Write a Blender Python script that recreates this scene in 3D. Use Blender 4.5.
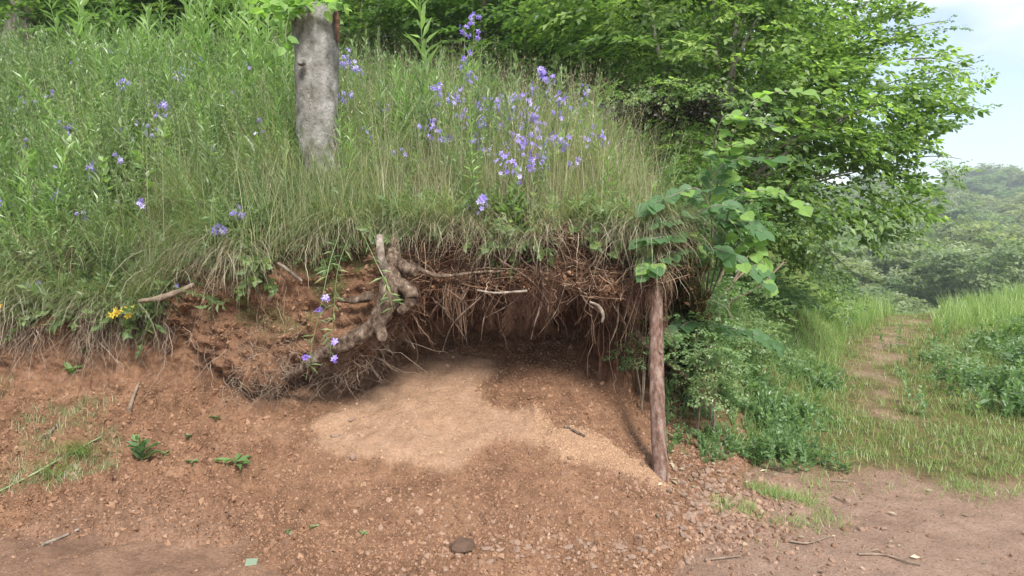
import bpy, math, random
import numpy as np
from mathutils import Vector
from mathutils.bvhtree import BVHTree

for o in list(bpy.data.objects):
    bpy.data.objects.remove(o)
scene = bpy.context.scene
COL = scene.collection
R = np.random.default_rng(7)
random.seed(7)

# ------------------------------------------------------------------ camera
F, CX, CY = 667.0, 512.0, 288.0
PITCH = math.radians(5.0)
CAM = np.array([0.0, 0.0, 1.5])
cd = bpy.data.cameras.new("camera"); cam = bpy.data.objects.new("camera", cd); COL.objects.link(cam)
cam.location = CAM; cam.rotation_euler = (math.pi / 2 - PITCH, 0, 0)
cd.sensor_width = 36; cd.lens = F / 1024 * 36; cd.clip_start = 0.05; cd.clip_end = 3000
scene.camera = cam
scene.render.resolution_x = 1024; scene.render.resolution_y = 576

# ------------------------------------------------------------------ sky, sun, exposure
scene.view_settings.view_transform = 'Standard'; scene.view_settings.look = 'None'
scene.view_settings.gamma = 1.0; scene.view_settings.exposure = 1.36
SUN_EL, SUN_AZ = math.radians(48), math.radians(160)   # azimuth clockwise from +Y
w = bpy.data.worlds.new("World"); scene.world = w; w.use_nodes = True
nt = w.node_tree; nt.nodes.clear()
def N(nt, t, **k):
    n = nt.nodes.new(t)
    for a, b in k.items(): setattr(n, a, b)
    return n
out = N(nt, 'ShaderNodeOutputWorld'); bg = N(nt, 'ShaderNodeBackground')
sky = N(nt, 'ShaderNodeTexSky', sky_type='NISHITA', sun_disc=False)
sky.sun_elevation = SUN_EL; sky.sun_rotation = SUN_AZ; sky.air_density = 1.0; sky.dust_density = 1.5
tc = N(nt, 'ShaderNodeTexCoord')
mp = N(nt, 'ShaderNodeMapping'); mp.inputs['Scale'].default_value = (1, 1, 2.4); mp.inputs['Location'].default_value = (4.4, 1.7, 0.9)
nz = N(nt, 'ShaderNodeTexNoise'); nz.inputs['Scale'].default_value = 2.1; nz.inputs['Detail'].default_value = 7; nz.inputs['Roughness'].default_value = 0.5
rp = N(nt, 'ShaderNodeValToRGB'); rp.color_ramp.elements[0].position = 0.38; rp.color_ramp.elements[1].position = 0.66
rp.color_ramp.elements[0].color = (0.12, 0.12, 0.12, 1); rp.color_ramp.elements[1].color = (1, 1, 1, 1)
mx = N(nt, 'ShaderNodeMixRGB'); mx.inputs['Color2'].default_value = (8.2, 8.5, 8.9, 1)
bg.inputs['Strength'].default_value = 0.1
L = nt.links.new
L(tc.outputs['Generated'], mp.inputs['Vector']); L(mp.outputs[0], nz.inputs['Vector']); L(nz.outputs['Fac'], rp.inputs['Fac'])
L(rp.outputs['Color'], mx.inputs['Fac']); L(sky.outputs['Color'], mx.inputs['Color1'])
cl = N(nt, 'ShaderNodeMixRGB'); cl.inputs['Color1'].default_value = (3.9, 4.15, 4.5, 1); cl.inputs['Color2'].default_value = (9.6, 9.9, 10.2, 1)
rp2 = N(nt, 'ShaderNodeValToRGB'); rp2.color_ramp.elements[0].position = 0.44; rp2.color_ramp.elements[1].position = 0.60
L(nz.outputs['Fac'], rp2.inputs['Fac']); L(rp2.outputs['Color'], cl.inputs['Fac']); L(cl.outputs['Color'], mx.inputs['Color2'])
L(mx.outputs['Color'], bg.inputs['Color']); L(bg.outputs[0], out.inputs['Surface'])
sd = bpy.data.lights.new("sun", 'SUN'); sun = bpy.data.objects.new("sun", sd); COL.objects.link(sun)
sd.energy = 3.0; sd.angle = math.radians(14); sd.color = (1.0, 0.96, 0.9)
sv = Vector((math.sin(SUN_AZ) * math.cos(SUN_EL), math.cos(SUN_AZ) * math.cos(SUN_EL), math.sin(SUN_EL)))
sun.rotation_euler = sv.to_track_quat('Z', 'Y').to_euler()

# ------------------------------------------------------------------ small maths
def at(px, py, Y):
    """world point on the sight line through a pixel, Y metres away along +Y"""
    a, b = (px - CX) / F, (CY - py) / F
    d = np.array([a, math.cos(PITCH) + b * math.sin(PITCH), -math.sin(PITCH) + b * math.cos(PITCH)])
    return CAM + d * (Y / d[1])
def _h(i, j, k, s):
    n = (i * 374761393 + j * 668265263 + k * 2147483647 + s * 974711) & 0xffffffff
    n = ((n ^ (n >> 13)) * 1274126177) & 0xffffffff
    n = ((n ^ (n >> 16)) * 2246822519) & 0xffffffff
    return ((n >> 8) & 0xffff) / 65535.0
def vnoise(P, s=0):
    P = np.asarray(P, float); I = np.floor(P).astype(np.int64); f = P - I; f = f * f * (3 - 2 * f)
    x, y, z = I[..., 0], I[..., 1], I[..., 2]; r = 0
    for a in (0, 1):
        wa = f[..., 0] if a else 1 - f[..., 0]
        for b in (0, 1):
            wb = f[..., 1] if b else 1 - f[..., 1]
            for c in (0, 1):
                wc = f[..., 2] if c else 1 - f[..., 2]
                r = r + wa * wb * wc * _h(x + a, y + b, z + c, s)
    return r * 2 - 1
def fbm(P, sc, octv=4, s=0, gain=0.5):
    P = np.asarray(P, float) * sc; r = 0; a = 1.0
    for o in range(octv):
        r = r + a * vnoise(P + 17.3 * o, s + o); a *= gain; P = P * 2.03
    return r
def sstep(a, b, x):
    t = np.clip((x - a) / (b - a), 0, 1); return t * t * (3 - 2 * t)
def unit(v): return v / np.maximum(np.linalg.norm(v, axis=-1, keepdims=True), 1e-9)
def inpoly(x, y, poly):
    r = np.zeros(np.shape(x), bool); n = len(poly)
    for i in range(n):
        x1, y1 = poly[i]; x2, y2 = poly[(i + 1) % n]
        c = ((y1 > y) != (y2 > y)) & (x < (x2 - x1) * (y - y1) / (y2 - y1 + 1e-12) + x1)
        r ^= c
    return r

# ------------------------------------------------------------------ mesh building
def mesh(name, batches, mats, smooth=False, origin=(0, 0, 0)):
    """batches: (V(n,3), F(m,k), attrs dict of per-vertex floats or colours, material index)"""
    if not isinstance(mats, (list, tuple)): mats = [mats]
    Vs, Ls, St, Mi, off, lo = [], [], [], [], 0, 0
    keys = sorted({k for b in batches for k in b[2]})
    A = {k: [] for k in keys}
    for b in batches:
        V, Fc, at_ = b[0], b[1], b[2]; mi = b[3] if len(b) > 3 else 0
        Vs.append(V); Ls.append((Fc + off).ravel()); m, k = Fc.shape
        St.append(lo + np.arange(m) * k); Mi.append(np.full(m, mi)); lo += m * k; off += len(V)
        for q in keys: A[q].append(np.broadcast_to(np.asarray(at_.get(q, 0.5), float), (len(V),)))
    V = np.concatenate(Vs) - np.asarray(origin); Lp = np.concatenate(Ls); St = np.concatenate(St); Mi = np.concatenate(Mi)
    me = bpy.data.meshes.new(name)
    me.vertices.add(len(V)); me.vertices.foreach_set('co', V.astype(np.float32).ravel())
    me.loops.add(len(Lp)); me.loops.foreach_set('vertex_index', Lp.astype(np.int32))
    me.polygons.add(len(St)); me.polygons.foreach_set('loop_start', St.astype(np.int32))
    for q in keys:
        a = me.attributes.new(q, 'FLOAT', 'POINT'); a.data.foreach_set('value', np.concatenate(A[q]).astype(np.float32))
    for m in mats: me.materials.append(m)
    if len(mats) > 1: me.polygons.foreach_set('material_index', Mi.astype(np.int32))
    me.update(calc_edges=True)
    me.polygons.foreach_set('use_smooth', np.full(len(St), bool(smooth)))
    return me
def obj(name, me, parent=None, loc=(0, 0, 0)):
    o = bpy.data.objects.new(name, me); COL.objects.link(o); o.location = loc
    if parent: o.parent = parent
    return o
def tag(o, label=None, cat=None, group=None, kind=None):
    if label: o['label'] = label
    if cat: o['category'] = cat
    if group: o['group'] = group
    if kind: o['kind'] = kind
    return o
def empty(name, loc, label, cat, group=None):
    o = bpy.data.objects.new(name, None); COL.objects.link(o); o.location = loc; o.empty_display_size = .1
    return tag(o, label, cat, group)
def copy_tree(o, loc=None, rz=0, sc=1, label=None, group=None):
    c = o.copy(); COL.objects.link(c)
    if loc is not None: c.location = loc
    c.rotation_euler = (0, 0, rz); c.scale = (sc, sc, sc) if np.isscalar(sc) else sc
    if label: c['label'] = label
    if group: c['group'] = group
    for ch in list(o.children):
        d = ch.copy(); COL.objects.link(d); d.parent = c
        for g in list(ch.children):
            e = g.copy(); COL.objects.link(e); e.parent = d
    return c
def inst(T, Rm, s, p, extra=None):
    """copies of template T=(V,F,attrs) -> one batch; Rm (N,3,3), s (N,) or (N,3), p (N,3)"""
    V, Fc, A = T; n = len(p); s = np.asarray(s)
    s3 = s[:, None, :] if s.ndim == 2 else s[:, None, None]
    VV = np.einsum('nij,nkj->nki', Rm, V[None] * s3) + p[:, None]
    FF = (Fc[None] + (np.arange(n) * len(V))[:, None, None]).reshape(-1, Fc.shape[1])
    at_ = {k: np.tile(v, n) for k, v in A.items()}
    if 'rnd' in A: at_['rnd'] = np.clip(at_['rnd'] * .6 + np.repeat(R.random(n), len(V)) * .4, 0, 1)
    else: at_['rnd'] = np.repeat(R.random(n), len(V))
    if extra:
        for k, v in extra.items(): at_[k] = np.repeat(v, len(V))
    return (VV.reshape(-1, 3), FF, at_)
def frame(x, up):
    """rotation with local X=x, local Z close to up"""
    x = unit(x); y = unit(np.cross(up, x)); z = np.cross(x, y)
    return np.stack([x, y, z], -1)
def rot_rand(n):
    q = unit(R.normal(size=(n, 4))); a, b, c, d = q.T
    return np.stack([np.stack([1 - 2 * (c * c + d * d), 2 * (b * c - a * d), 2 * (b * d + a * c)], -1),
                     np.stack([2 * (b * c + a * d), 1 - 2 * (b * b + d * d), 2 * (c * d - a * b)], -1),
                     np.stack([2 * (b * d - a * c), 2 * (c * d + a * b), 1 - 2 * (b * b + c * c)], -1)], -2)
def tubes(P, rad, S=5, rnd=None, cap=True):
    """P (N,M,3) paths, rad (N,M)"""
    P = np.asarray(P, float)
    if P.ndim == 2: P = P[None]
    rad = np.broadcast_to(rad, P.shape[:2]); Nn, M, _ = P.shape
    T = unit(np.gradient(P, axis=1)); ref = np.where(np.abs(T[:, :1, 2:3]) > .8, np.array([[[1., 0, 0]]]), np.array([[[0, 0, 1.]]]))
    ref = np.broadcast_to(ref, T.shape); a = unit(np.cross(T, ref)); b = np.cross(T, a)
    th = np.arange(S) / S * 2 * np.pi
    V = P[:, :, None] + rad[..., None, None] * (np.cos(th)[:, None] * a[:, :, None] + np.sin(th)[:, None] * b[:, :, None])
    i = np.arange(M - 1)[:, None]; j = np.arange(S)[None]; j2 = (j + 1) % S
    Fq = np.stack([i * S + j, i * S + j2, (i + 1) * S + j2, (i + 1) * S + j], -1).reshape(-1, 4)
    FF = (Fq[None] + (np.arange(Nn) * M * S)[:, None, None]).reshape(-1, 4)
    if rnd is None: rnd = R.random(Nn)
    t = np.broadcast_to(np.linspace(0, 1, M)[None, :, None], (Nn, M, S)).ravel()
    bat = [(V.reshape(-1, 3), FF, {'rnd': np.repeat(rnd, M * S), 't': t})]
    if cap and Nn == 1:
        V0 = V[0]
        for e, ring in ((0, V0[0][::-1]), (1, V0[-1])):
            bat.append((ring.copy(), np.arange(S)[None], {'rnd': np.repeat(rnd, S), 't': float(e)}))
    return bat
def rough_tube(path, rad, S=12, M=30, amp=.12, fs=14, seed=3, flare=None):
    """one gnarled limb: smooth path through points with noise on the skin"""
    path = np.asarray(path, float); rad = np.asarray(rad, float)
    u = np.linspace(0, len(path) - 1, M); P = crom(path, u); r = np.interp(u, np.arange(len(rad)), rad)
    b = tubes(P, r[None], S)[0]; V = b[0].reshape(M, S, 3); c = P[:, None]
    d = V - c; k = 1 + amp * fbm(V, fs, 3, seed) + amp * .8 * fbm(V * np.array([1, 1, .25]), fs * 2.5, 2, seed + 5)
    V = c + d * k[..., None]
    bats = [(V.reshape(-1, 3), b[1], b[2])]
    for e in (0, -1):
        ring = V[e]; cc = ring.mean(0); VV = np.vstack([ring, cc + (P[e] - P[1 if e == 0 else -2]) * .12])
        idx = np.arange(S); Fc = np.stack([idx, (idx + 1) % S, np.full(S, S)], -1)
        if e == 0: Fc = Fc[:, ::-1]
        bats.append((VV, Fc, {'rnd': .5, 't': float(e != 0) + 1.0}))
    return bats
def crom(P, u):
    P = np.asarray(P, float); n = len(P); u = np.clip(u, 0, n - 1 - 1e-6); i = np.floor(u).astype(int); f = (u - i)
    sh = (len(u),) + (1,) * (P.ndim - 1); f = f.reshape(sh)
    def g(k): return P[np.clip(k, 0, n - 1)]
    m0 = (g(i + 1) - g(i - 1)) * .5; m1 = (g(i + 2) - g(i)) * .5
    return (2 * f**3 - 3 * f**2 + 1) * g(i) + (f**3 - 2 * f**2 + f) * m0 + (-2 * f**3 + 3 * f**2) * g(i + 1) + (f**3 - f**2) * m1
def blades(p, L_, wd, lean0, bend, az, K=3, rnd=None, side_j=.6, wave=0):
    """grass: strips that start at p, lean lean0 rad from vertical and bend further by bend"""
    n = len(p); t = np.linspace(0, 1, K + 1); th = lean0[:, None] + bend[:, None] * t[None] ** 1.3
    ds = L_[:, None] / K; h = np.sin((th[:, 1:] + th[:, :-1]) / 2) * ds; v = np.cos((th[:, 1:] + th[:, :-1]) / 2) * ds
    h = np.concatenate([np.zeros((n, 1)), np.cumsum(h, 1)], 1); v = np.concatenate([np.zeros((n, 1)), np.cumsum(v, 1)], 1)
    dx, dy = np.cos(az)[:, None], np.sin(az)[:, None]
    C = np.stack([p[:, 0:1] + dx * h, p[:, 1:2] + dy * h, p[:, 2:3] + v], -1)
    if wave: C = C + wave * np.cumsum(R.normal(size=C.shape), 1) * np.linspace(0, 1, K + 1)[None, :, None]
    sa = az + np.pi / 2 + R.normal(0, side_j, n); S = np.stack([np.cos(sa), np.sin(sa), np.zeros(n)], -1)
    wt = np.where(t < 1, (1 - t * .85), .05); W = (wd[:, None] * wt[None] / 2)[..., None] * S[:, None]
    V = np.stack([C - W, C + W], 2).reshape(-1, 3)
    k = np.arange(K)[:, None] * 2; q = (k + np.array([[0, 1, 3, 2]]))
    FF = (q[None] + (np.arange(n) * (K + 1) * 2)[:, None, None]).reshape(-1, 4)
    if rnd is None: rnd = R.random(n)
    return (V, FF, {'rnd': np.repeat(rnd, (K + 1) * 2), 't': np.tile(np.repeat(t, 2), n)})

# ------------------------------------------------------------------ materials
def newmat(name):
    m = bpy.data.materials.new(name); m.use_nodes = True; t = m.node_tree; t.nodes.clear()
    return m, t, N(t, 'ShaderNodeOutputMaterial')
def ramp(t, stops, fac=None, interp='LINEAR'):
    r = N(t, 'ShaderNodeValToRGB'); e = r.color_ramp.elements; r.color_ramp.interpolation = interp
    while len(e) < len(stops): e.new(.5)
    for q, (p, c) in zip(e, stops): q.position = p; q.color = (*c, 1)
    if fac is not None: t.links.new(fac, r.inputs['Fac'])
    return r
def attr(t, n): a = N(t, 'ShaderNodeAttribute'); a.attribute_name = n; return a.outputs['Fac']
def noise(t, sc, det=4, rough=.55, vec=None, dist=0):
    n = N(t, 'ShaderNodeTexNoise'); n.inputs['Scale'].default_value = sc; n.inputs['Detail'].default_value = det
    n.inputs['Roughness'].default_value = rough; n.inputs['Distortion'].default_value = dist
    if vec is not None: t.links.new(vec, n.inputs['Vector'])
    return n.outputs['Fac']
def wpos(t): return N(t, 'ShaderNodeNewGeometry').outputs['Position']
def mixc(t, f, a, b, mode='MIX'):
    m = N(t, 'ShaderNodeMixRGB', blend_type=mode)
    for s, v in (('Fac', f), ('Color1', a), ('Color2', b)):
        if isinstance(v, (int, float)): m.inputs[s].default_value = v
        elif isinstance(v, tuple): m.inputs[s].default_value = (*v, 1)
        else: t.links.new(v, m.inputs[s])
    return m.outputs['Color']
def mth(t, op, a, b=0.0, clamp=False):
    m = N(t, 'ShaderNodeMath', operation=op, use_clamp=clamp)
    for i, v in enumerate((a, b)):
        if isinstance(v, (int, float)): m.inputs[i].default_value = v
        else: t.links.new(v, m.inputs[i])
    return m.outputs[0]
def leafmat(name, stops, trans=.35, base=None, gloss=.38, tcol=(.88, .97, .5), obj_var=0.0, spec=.55, grey=.10):
    if 'petal' not in name and 'root' not in name:      # muted, greyish greens
        stops = [(p, tuple(q * (1 - grey) + grey * (.3 * k[0] + .6 * k[1] + .1 * k[2]) for q in k)) for p, k in stops]
    m, t, o = newmat(name)
    c = ramp(t, stops, attr(t, 'rnd')).outputs['Color']
    if base is not None:      # colour of the foot of each blade or stem
        c = mixc(t, ramp(t, [(0, (1, 1, 1)), (base[1], (0, 0, 0))], attr(t, 't')).outputs['Color'], c, base[0])
    if obj_var:
        oi = N(t, 'ShaderNodeObjectInfo').outputs['Random']
        c = mixc(t, obj_var, c, ramp(t, [(0, (.55, .8, .45)), (.5, (1, 1, 1)), (1, (1.35, 1.15, .8))], oi).outputs['Color'], 'MULTIPLY')
    b = N(t, 'ShaderNodeBsdfPrincipled'); b.inputs['Roughness'].default_value = gloss; b.inputs['Specular IOR Level'].default_value = spec
    t.links.new(c, b.inputs['Base Color'])
    if trans:
        tr = N(t, 'ShaderNodeBsdfTranslucent'); t.links.new(mixc(t, 1, c, tuple(2.0 * q for q in tcol), 'MULTIPLY'), tr.inputs['Color'])
        s = N(t, 'ShaderNodeMixShader'); s.inputs['Fac'].default_value = trans
        t.links.new(b.outputs[0], s.inputs[1]); t.links.new(tr.outputs[0], s.inputs[2]); t.links.new(s.outputs[0], o.inputs['Surface'])
    else: t.links.new(b.outputs[0], o.inputs['Surface'])
    return m
def plain(name, stops, sc=30, rough=.9, bump=.3, stretch=(1, 1, 1), use_rnd=False, spec=.15, bscale=None):
    m, t, o = newmat(name); tcn = N(t, 'ShaderNodeTexCoord'); mp_ = N(t, 'ShaderNodeMapping'); mp_.inputs['Scale'].default_value = stretch
    t.links.new(tcn.outputs['Object'], mp_.inputs['Vector'])
    n = noise(t, sc, 6, .62, mp_.outputs[0]); f = mth(t, 'ADD', mth(t, 'MULTIPLY', attr(t, 'rnd'), .55), mth(t, 'MULTIPLY', n, .5)) if use_rnd else n
    b = N(t, 'ShaderNodeBsdfPrincipled'); b.inputs['Roughness'].default_value = rough; b.inputs['Specular IOR Level'].default_value = spec
    t.links.new(ramp(t, stops, f).outputs['Color'], b.inputs['Base Color'])
    if bump:
        bp = N(t, 'ShaderNodeBump'); bp.inputs['Strength'].default_value = bump; bp.inputs['Distance'].default_value = .02
        t.links.new(noise(t, bscale or sc * 2, 8, .7, mp_.outputs[0]), bp.inputs['Height']); t.links.new(bp.outputs[0], b.inputs['Normal'])
    t.links.new(b.outputs[0], o.inputs['Surface']); return m

def soil_mat(name='soil_surface'):
    """earth: attributes sand (dry tan), veg (mossy/rooty), damp, track"""
    m, t, o = newmat(name); P = wpos(t)
    big = noise(t, 1.7, 5, .6, P, .6); mid = noise(t, 9, 7, .65, P, .3); fine = noise(t, 70, 6, .7, P)
    brown = ramp(t, [(.28, (.075, .039, .023)), (.42, (.148, .080, .047)), (.56, (.24, .134, .080)), (.74, (.35, .215, .140))],
                 mth(t, 'ADD', mth(t, 'MULTIPLY', big, .45), mth(t, 'MULTIPLY', mid, .55))).outputs['Color']
    sand = ramp(t, [(.3, (.27, .165, .103)), (.55, (.345, .218, .140)), (.8, (.42, .285, .195))], mid).outputs['Color']
    track = ramp(t, [(.3, (.17, .108, .078)), (.5, (.265, .175, .128)), (.75, (.35, .245, .19))], mth(t, 'ADD', mth(t, 'MULTIPLY', big, .5), mth(t, 'MULTIPLY', mid, .5))).outputs['Color']
    green = ramp(t, [(.3, (.04, .05, .018)), (.5, (.085, .10, .03)), (.62, (.14, .11, .05)), (.8, (.17, .11, .065))], mid).outputs['Color']
    c = mixc(t, attr(t, 'track'), brown, track)
    c = mixc(t, attr(t, 'sand'), c, sand)
    c = mixc(t, attr(t, 'veg'), c, green)
    c = mixc(t, attr(t, 'damp_shade'), c, (.34, .29, .26), 'MULTIPLY')  # shade of the hollow painted into the soil colour, with some dampness
    sp = ramp(t, [(.30, (.62, .60, .58)), (.5, (1, 1, 1)), (.72, (1.22, 1.2, 1.18))], fine).outputs['Color']
    c = mixc(t, 1, c, sp, 'MULTIPLY')
    b = N(t, 'ShaderNodeBsdfPrincipled'); b.inputs['Roughness'].default_value = .95; b.inputs['Specular IOR Level'].default_value = .1
    t.links.new(c, b.inputs['Base Color'])
    bp = N(t, 'ShaderNodeBump'); bp.inputs['Strength'].default_value = .9; bp.inputs['Distance'].default_value = .02
    t.links.new(mth(t, 'ADD', noise(t, 46, 8, .78, P), mth(t, 'MULTIPLY', fine, .3)), bp.inputs['Height']); t.links.new(bp.outputs[0], b.inputs['Normal'])
    t.links.new(b.outputs[0], o.inputs['Surface']); return m
def clod_mat(name, stops):
    m, t, o = newmat(name); P = wpos(t)
    f = mth(t, 'ADD', mth(t, 'MULTIPLY', attr(t, 'rnd'), .7), mth(t, 'MULTIPLY', noise(t, 45, 4, .6, P), .35))
    c = ramp(t, stops, f).outputs['Color']
    c = mixc(t, attr(t, 'sand'), c, mixc(t, .55, c, (.50, .34, .215)))
    b = N(t, 'ShaderNodeBsdfPrincipled'); b.inputs['Roughness'].default_value = .93; b.inputs['Specular IOR Level'].default_value = .12
    t.links.new(c, b.inputs['Base Color']); t.links.new(b.outputs[0], o.inputs['Surface']); return m

M = {}
M['soil'] = soil_mat()
M['clod'] = clod_mat('soil_crumbs', [(.1, (.10, .053, .031)), (.4, (.185, .102, .060)), (.7, (.235, .134, .081)), (.97, (.29, .183, .12))])
M['stone'] = clod_mat('sandstone_chips', [(.1, (.10, .056, .037)), (.4, (.175, .103, .068)), (.7, (.235, .146, .10)), (.97, (.32, .225, .165))])
M['stone_one'] = plain('sandstone', [(.3, (.14, .085, .06)), (.5, (.25, .165, .12)), (.7, (.37, .27, .21))], 25, .9, .5)
M['grass'] = leafmat('grass_green', [(0, (.10, .15, .055)), (.35, (.18, .235, .095)), (.62, (.25, .29, .14)), (.82, (.37, .355, .21)), (1, (.52, .47, .31))], .38, ((.26, .22, .12), .3))
M['straw'] = leafmat('dry_grass', [(0, (.13, .10, .06)), (.5, (.28, .24, .145)), (1, (.52, .47, .33))], .2, tcol=(.8, .75, .5), gloss=.7, spec=.3)
M['herb'] = leafmat('herb_leaf', [(0, (.09, .15, .055)), (.4, (.15, .23, .085)), (.75, (.21, .29, .115)), (1, (.32, .38, .17))], .42)
M['willow'] = leafmat('willowherb_leaf', [(0, (.11, .19, .05)), (.5, (.19, .31, .085)), (1, (.29, .42, .14))], .45)
M['path_grass'] = leafmat('meadow_grass', [(0, (.12, .20, .05)), (.5, (.21, .32, .09)), (1, (.36, .44, .17))], .45, ((.2, .2, .09), .25))
M['nettle'] = leafmat('undergrowth_leaf', [(0, (.07, .135, .05)), (.5, (.135, .23, .085)), (1, (.25, .35, .14))], .42)
M['tree'] = leafmat('hornbeam_leaf', [(0, (.045, .098, .03)), (.4, (.11, .19, .05)), (.75, (.20, .30, .075)), (1, (.34, .44, .12))], .5)
M['wood'] = leafmat('woodland_leaf', [(0, (.04, .085, .025)), (.5, (.09, .16, .042)), (1, (.20, .30, .08))], .48, obj_var=.7)
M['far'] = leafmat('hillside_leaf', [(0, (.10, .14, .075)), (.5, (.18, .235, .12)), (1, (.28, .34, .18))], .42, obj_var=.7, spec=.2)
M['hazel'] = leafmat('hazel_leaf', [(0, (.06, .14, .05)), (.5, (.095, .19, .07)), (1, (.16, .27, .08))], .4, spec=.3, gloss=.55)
M['hazel_lit'] = leafmat('hazel_leaf_lit', [(0, (.14, .27, .06)), (1, (.24, .38, .08))], .45, spec=.3, gloss=.55)  # lighter copy of the hazel leaf, sunlight painted in; also naturally pale leaves
M['bark'] = plain('grey_bark', [(.3, (.10, .085, .068)), (.5, (.19, .17, .14)), (.7, (.30, .28, .24))], 12, .9, .7, (1, 1, .35))
M['stump'] = plain('weathered_trunk', [(.32, (.07, .064, .052)), (.42, (.145, .137, .118)), (.54, (.215, .208, .188)), (.66, (.30, .292, .272))], 14, .92, .9, (1, 1, .8), bscale=45)
M['lichen'] = plain('rotten_edge', [(.3, (.05, .032, .022)), (.6, (.13, .07, .045))], 20, .95, .6)
M['post'] = plain('peeled_post', [(.30, (.05, .03, .022)), (.40, (.12, .07, .05)), (.52, (.20, .125, .098)), (.62, (.26, .20, .17)), (.72, (.36, .20, .11))], 24, .9, .9, (1.4, 1.4, .5), bscale=60)
M['root'] = plain('root_bark', [(.36, (.035, .023, .016)), (.46, (.10, .068, .048)), (.56, (.165, .118, .085)), (.68, (.30, .24, .185))], 34, .95, 1.0, (1, 1, .6), bscale=70)
M['palewood'] = plain('bare_pale_wood', [(.35, (.10, .08, .06)), (.5, (.20, .163, .13)), (.66, (.32, .28, .235))], 24, .85, .4)
M['stick'] = plain('dead_stick', [(.3, (.10, .07, .05)), (.7, (.26, .20, .15))], 20, .9, .4)
M['fibre'] = leafmat('root_fibre', [(0, (.035, .018, .012)), (.4, (.09, .047, .03)), (.75, (.18, .105, .068)), (1, (.36, .26, .18))], 0, spec=.1, gloss=.9)
M['fibre_grey'] = leafmat('dry_root_fibre', [(0, (.07, .042, .028)), (.5, (.16, .11, .078)), (1, (.38, .31, .24))], 0, spec=.1, gloss=.9)
M['petal'] = leafmat('violet_petal', [(0, (.20, .13, .48)), (.35, (.32, .24, .66)), (.7, (.44, .36, .78)), (1, (.60, .52, .84))], .35, tcol=(.75, .65, 1.0))
M['petal_y'] = leafmat('yellow_petal', [(0, (.70, .48, .03)), (1, (.85, .62, .05))], .2, tcol=(1, .8, .3))
M['stem'] = leafmat('green_stem', [(0, (.11, .16, .05)), (1, (.20, .25, .10))], 0)
M['shadeleaf'] = leafmat('hollow_shade_leaf', [(0, (.012, .010, .009)), (1, (.035, .026, .022))], .1)  # near-black leaf colour standing in for shade inside the crown hollow
M['plate'] = plain('pale_green_chip', [(.3, (.13, .17, .12)), (.7, (.18, .22, .15))], 10, .5, .1)

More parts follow.
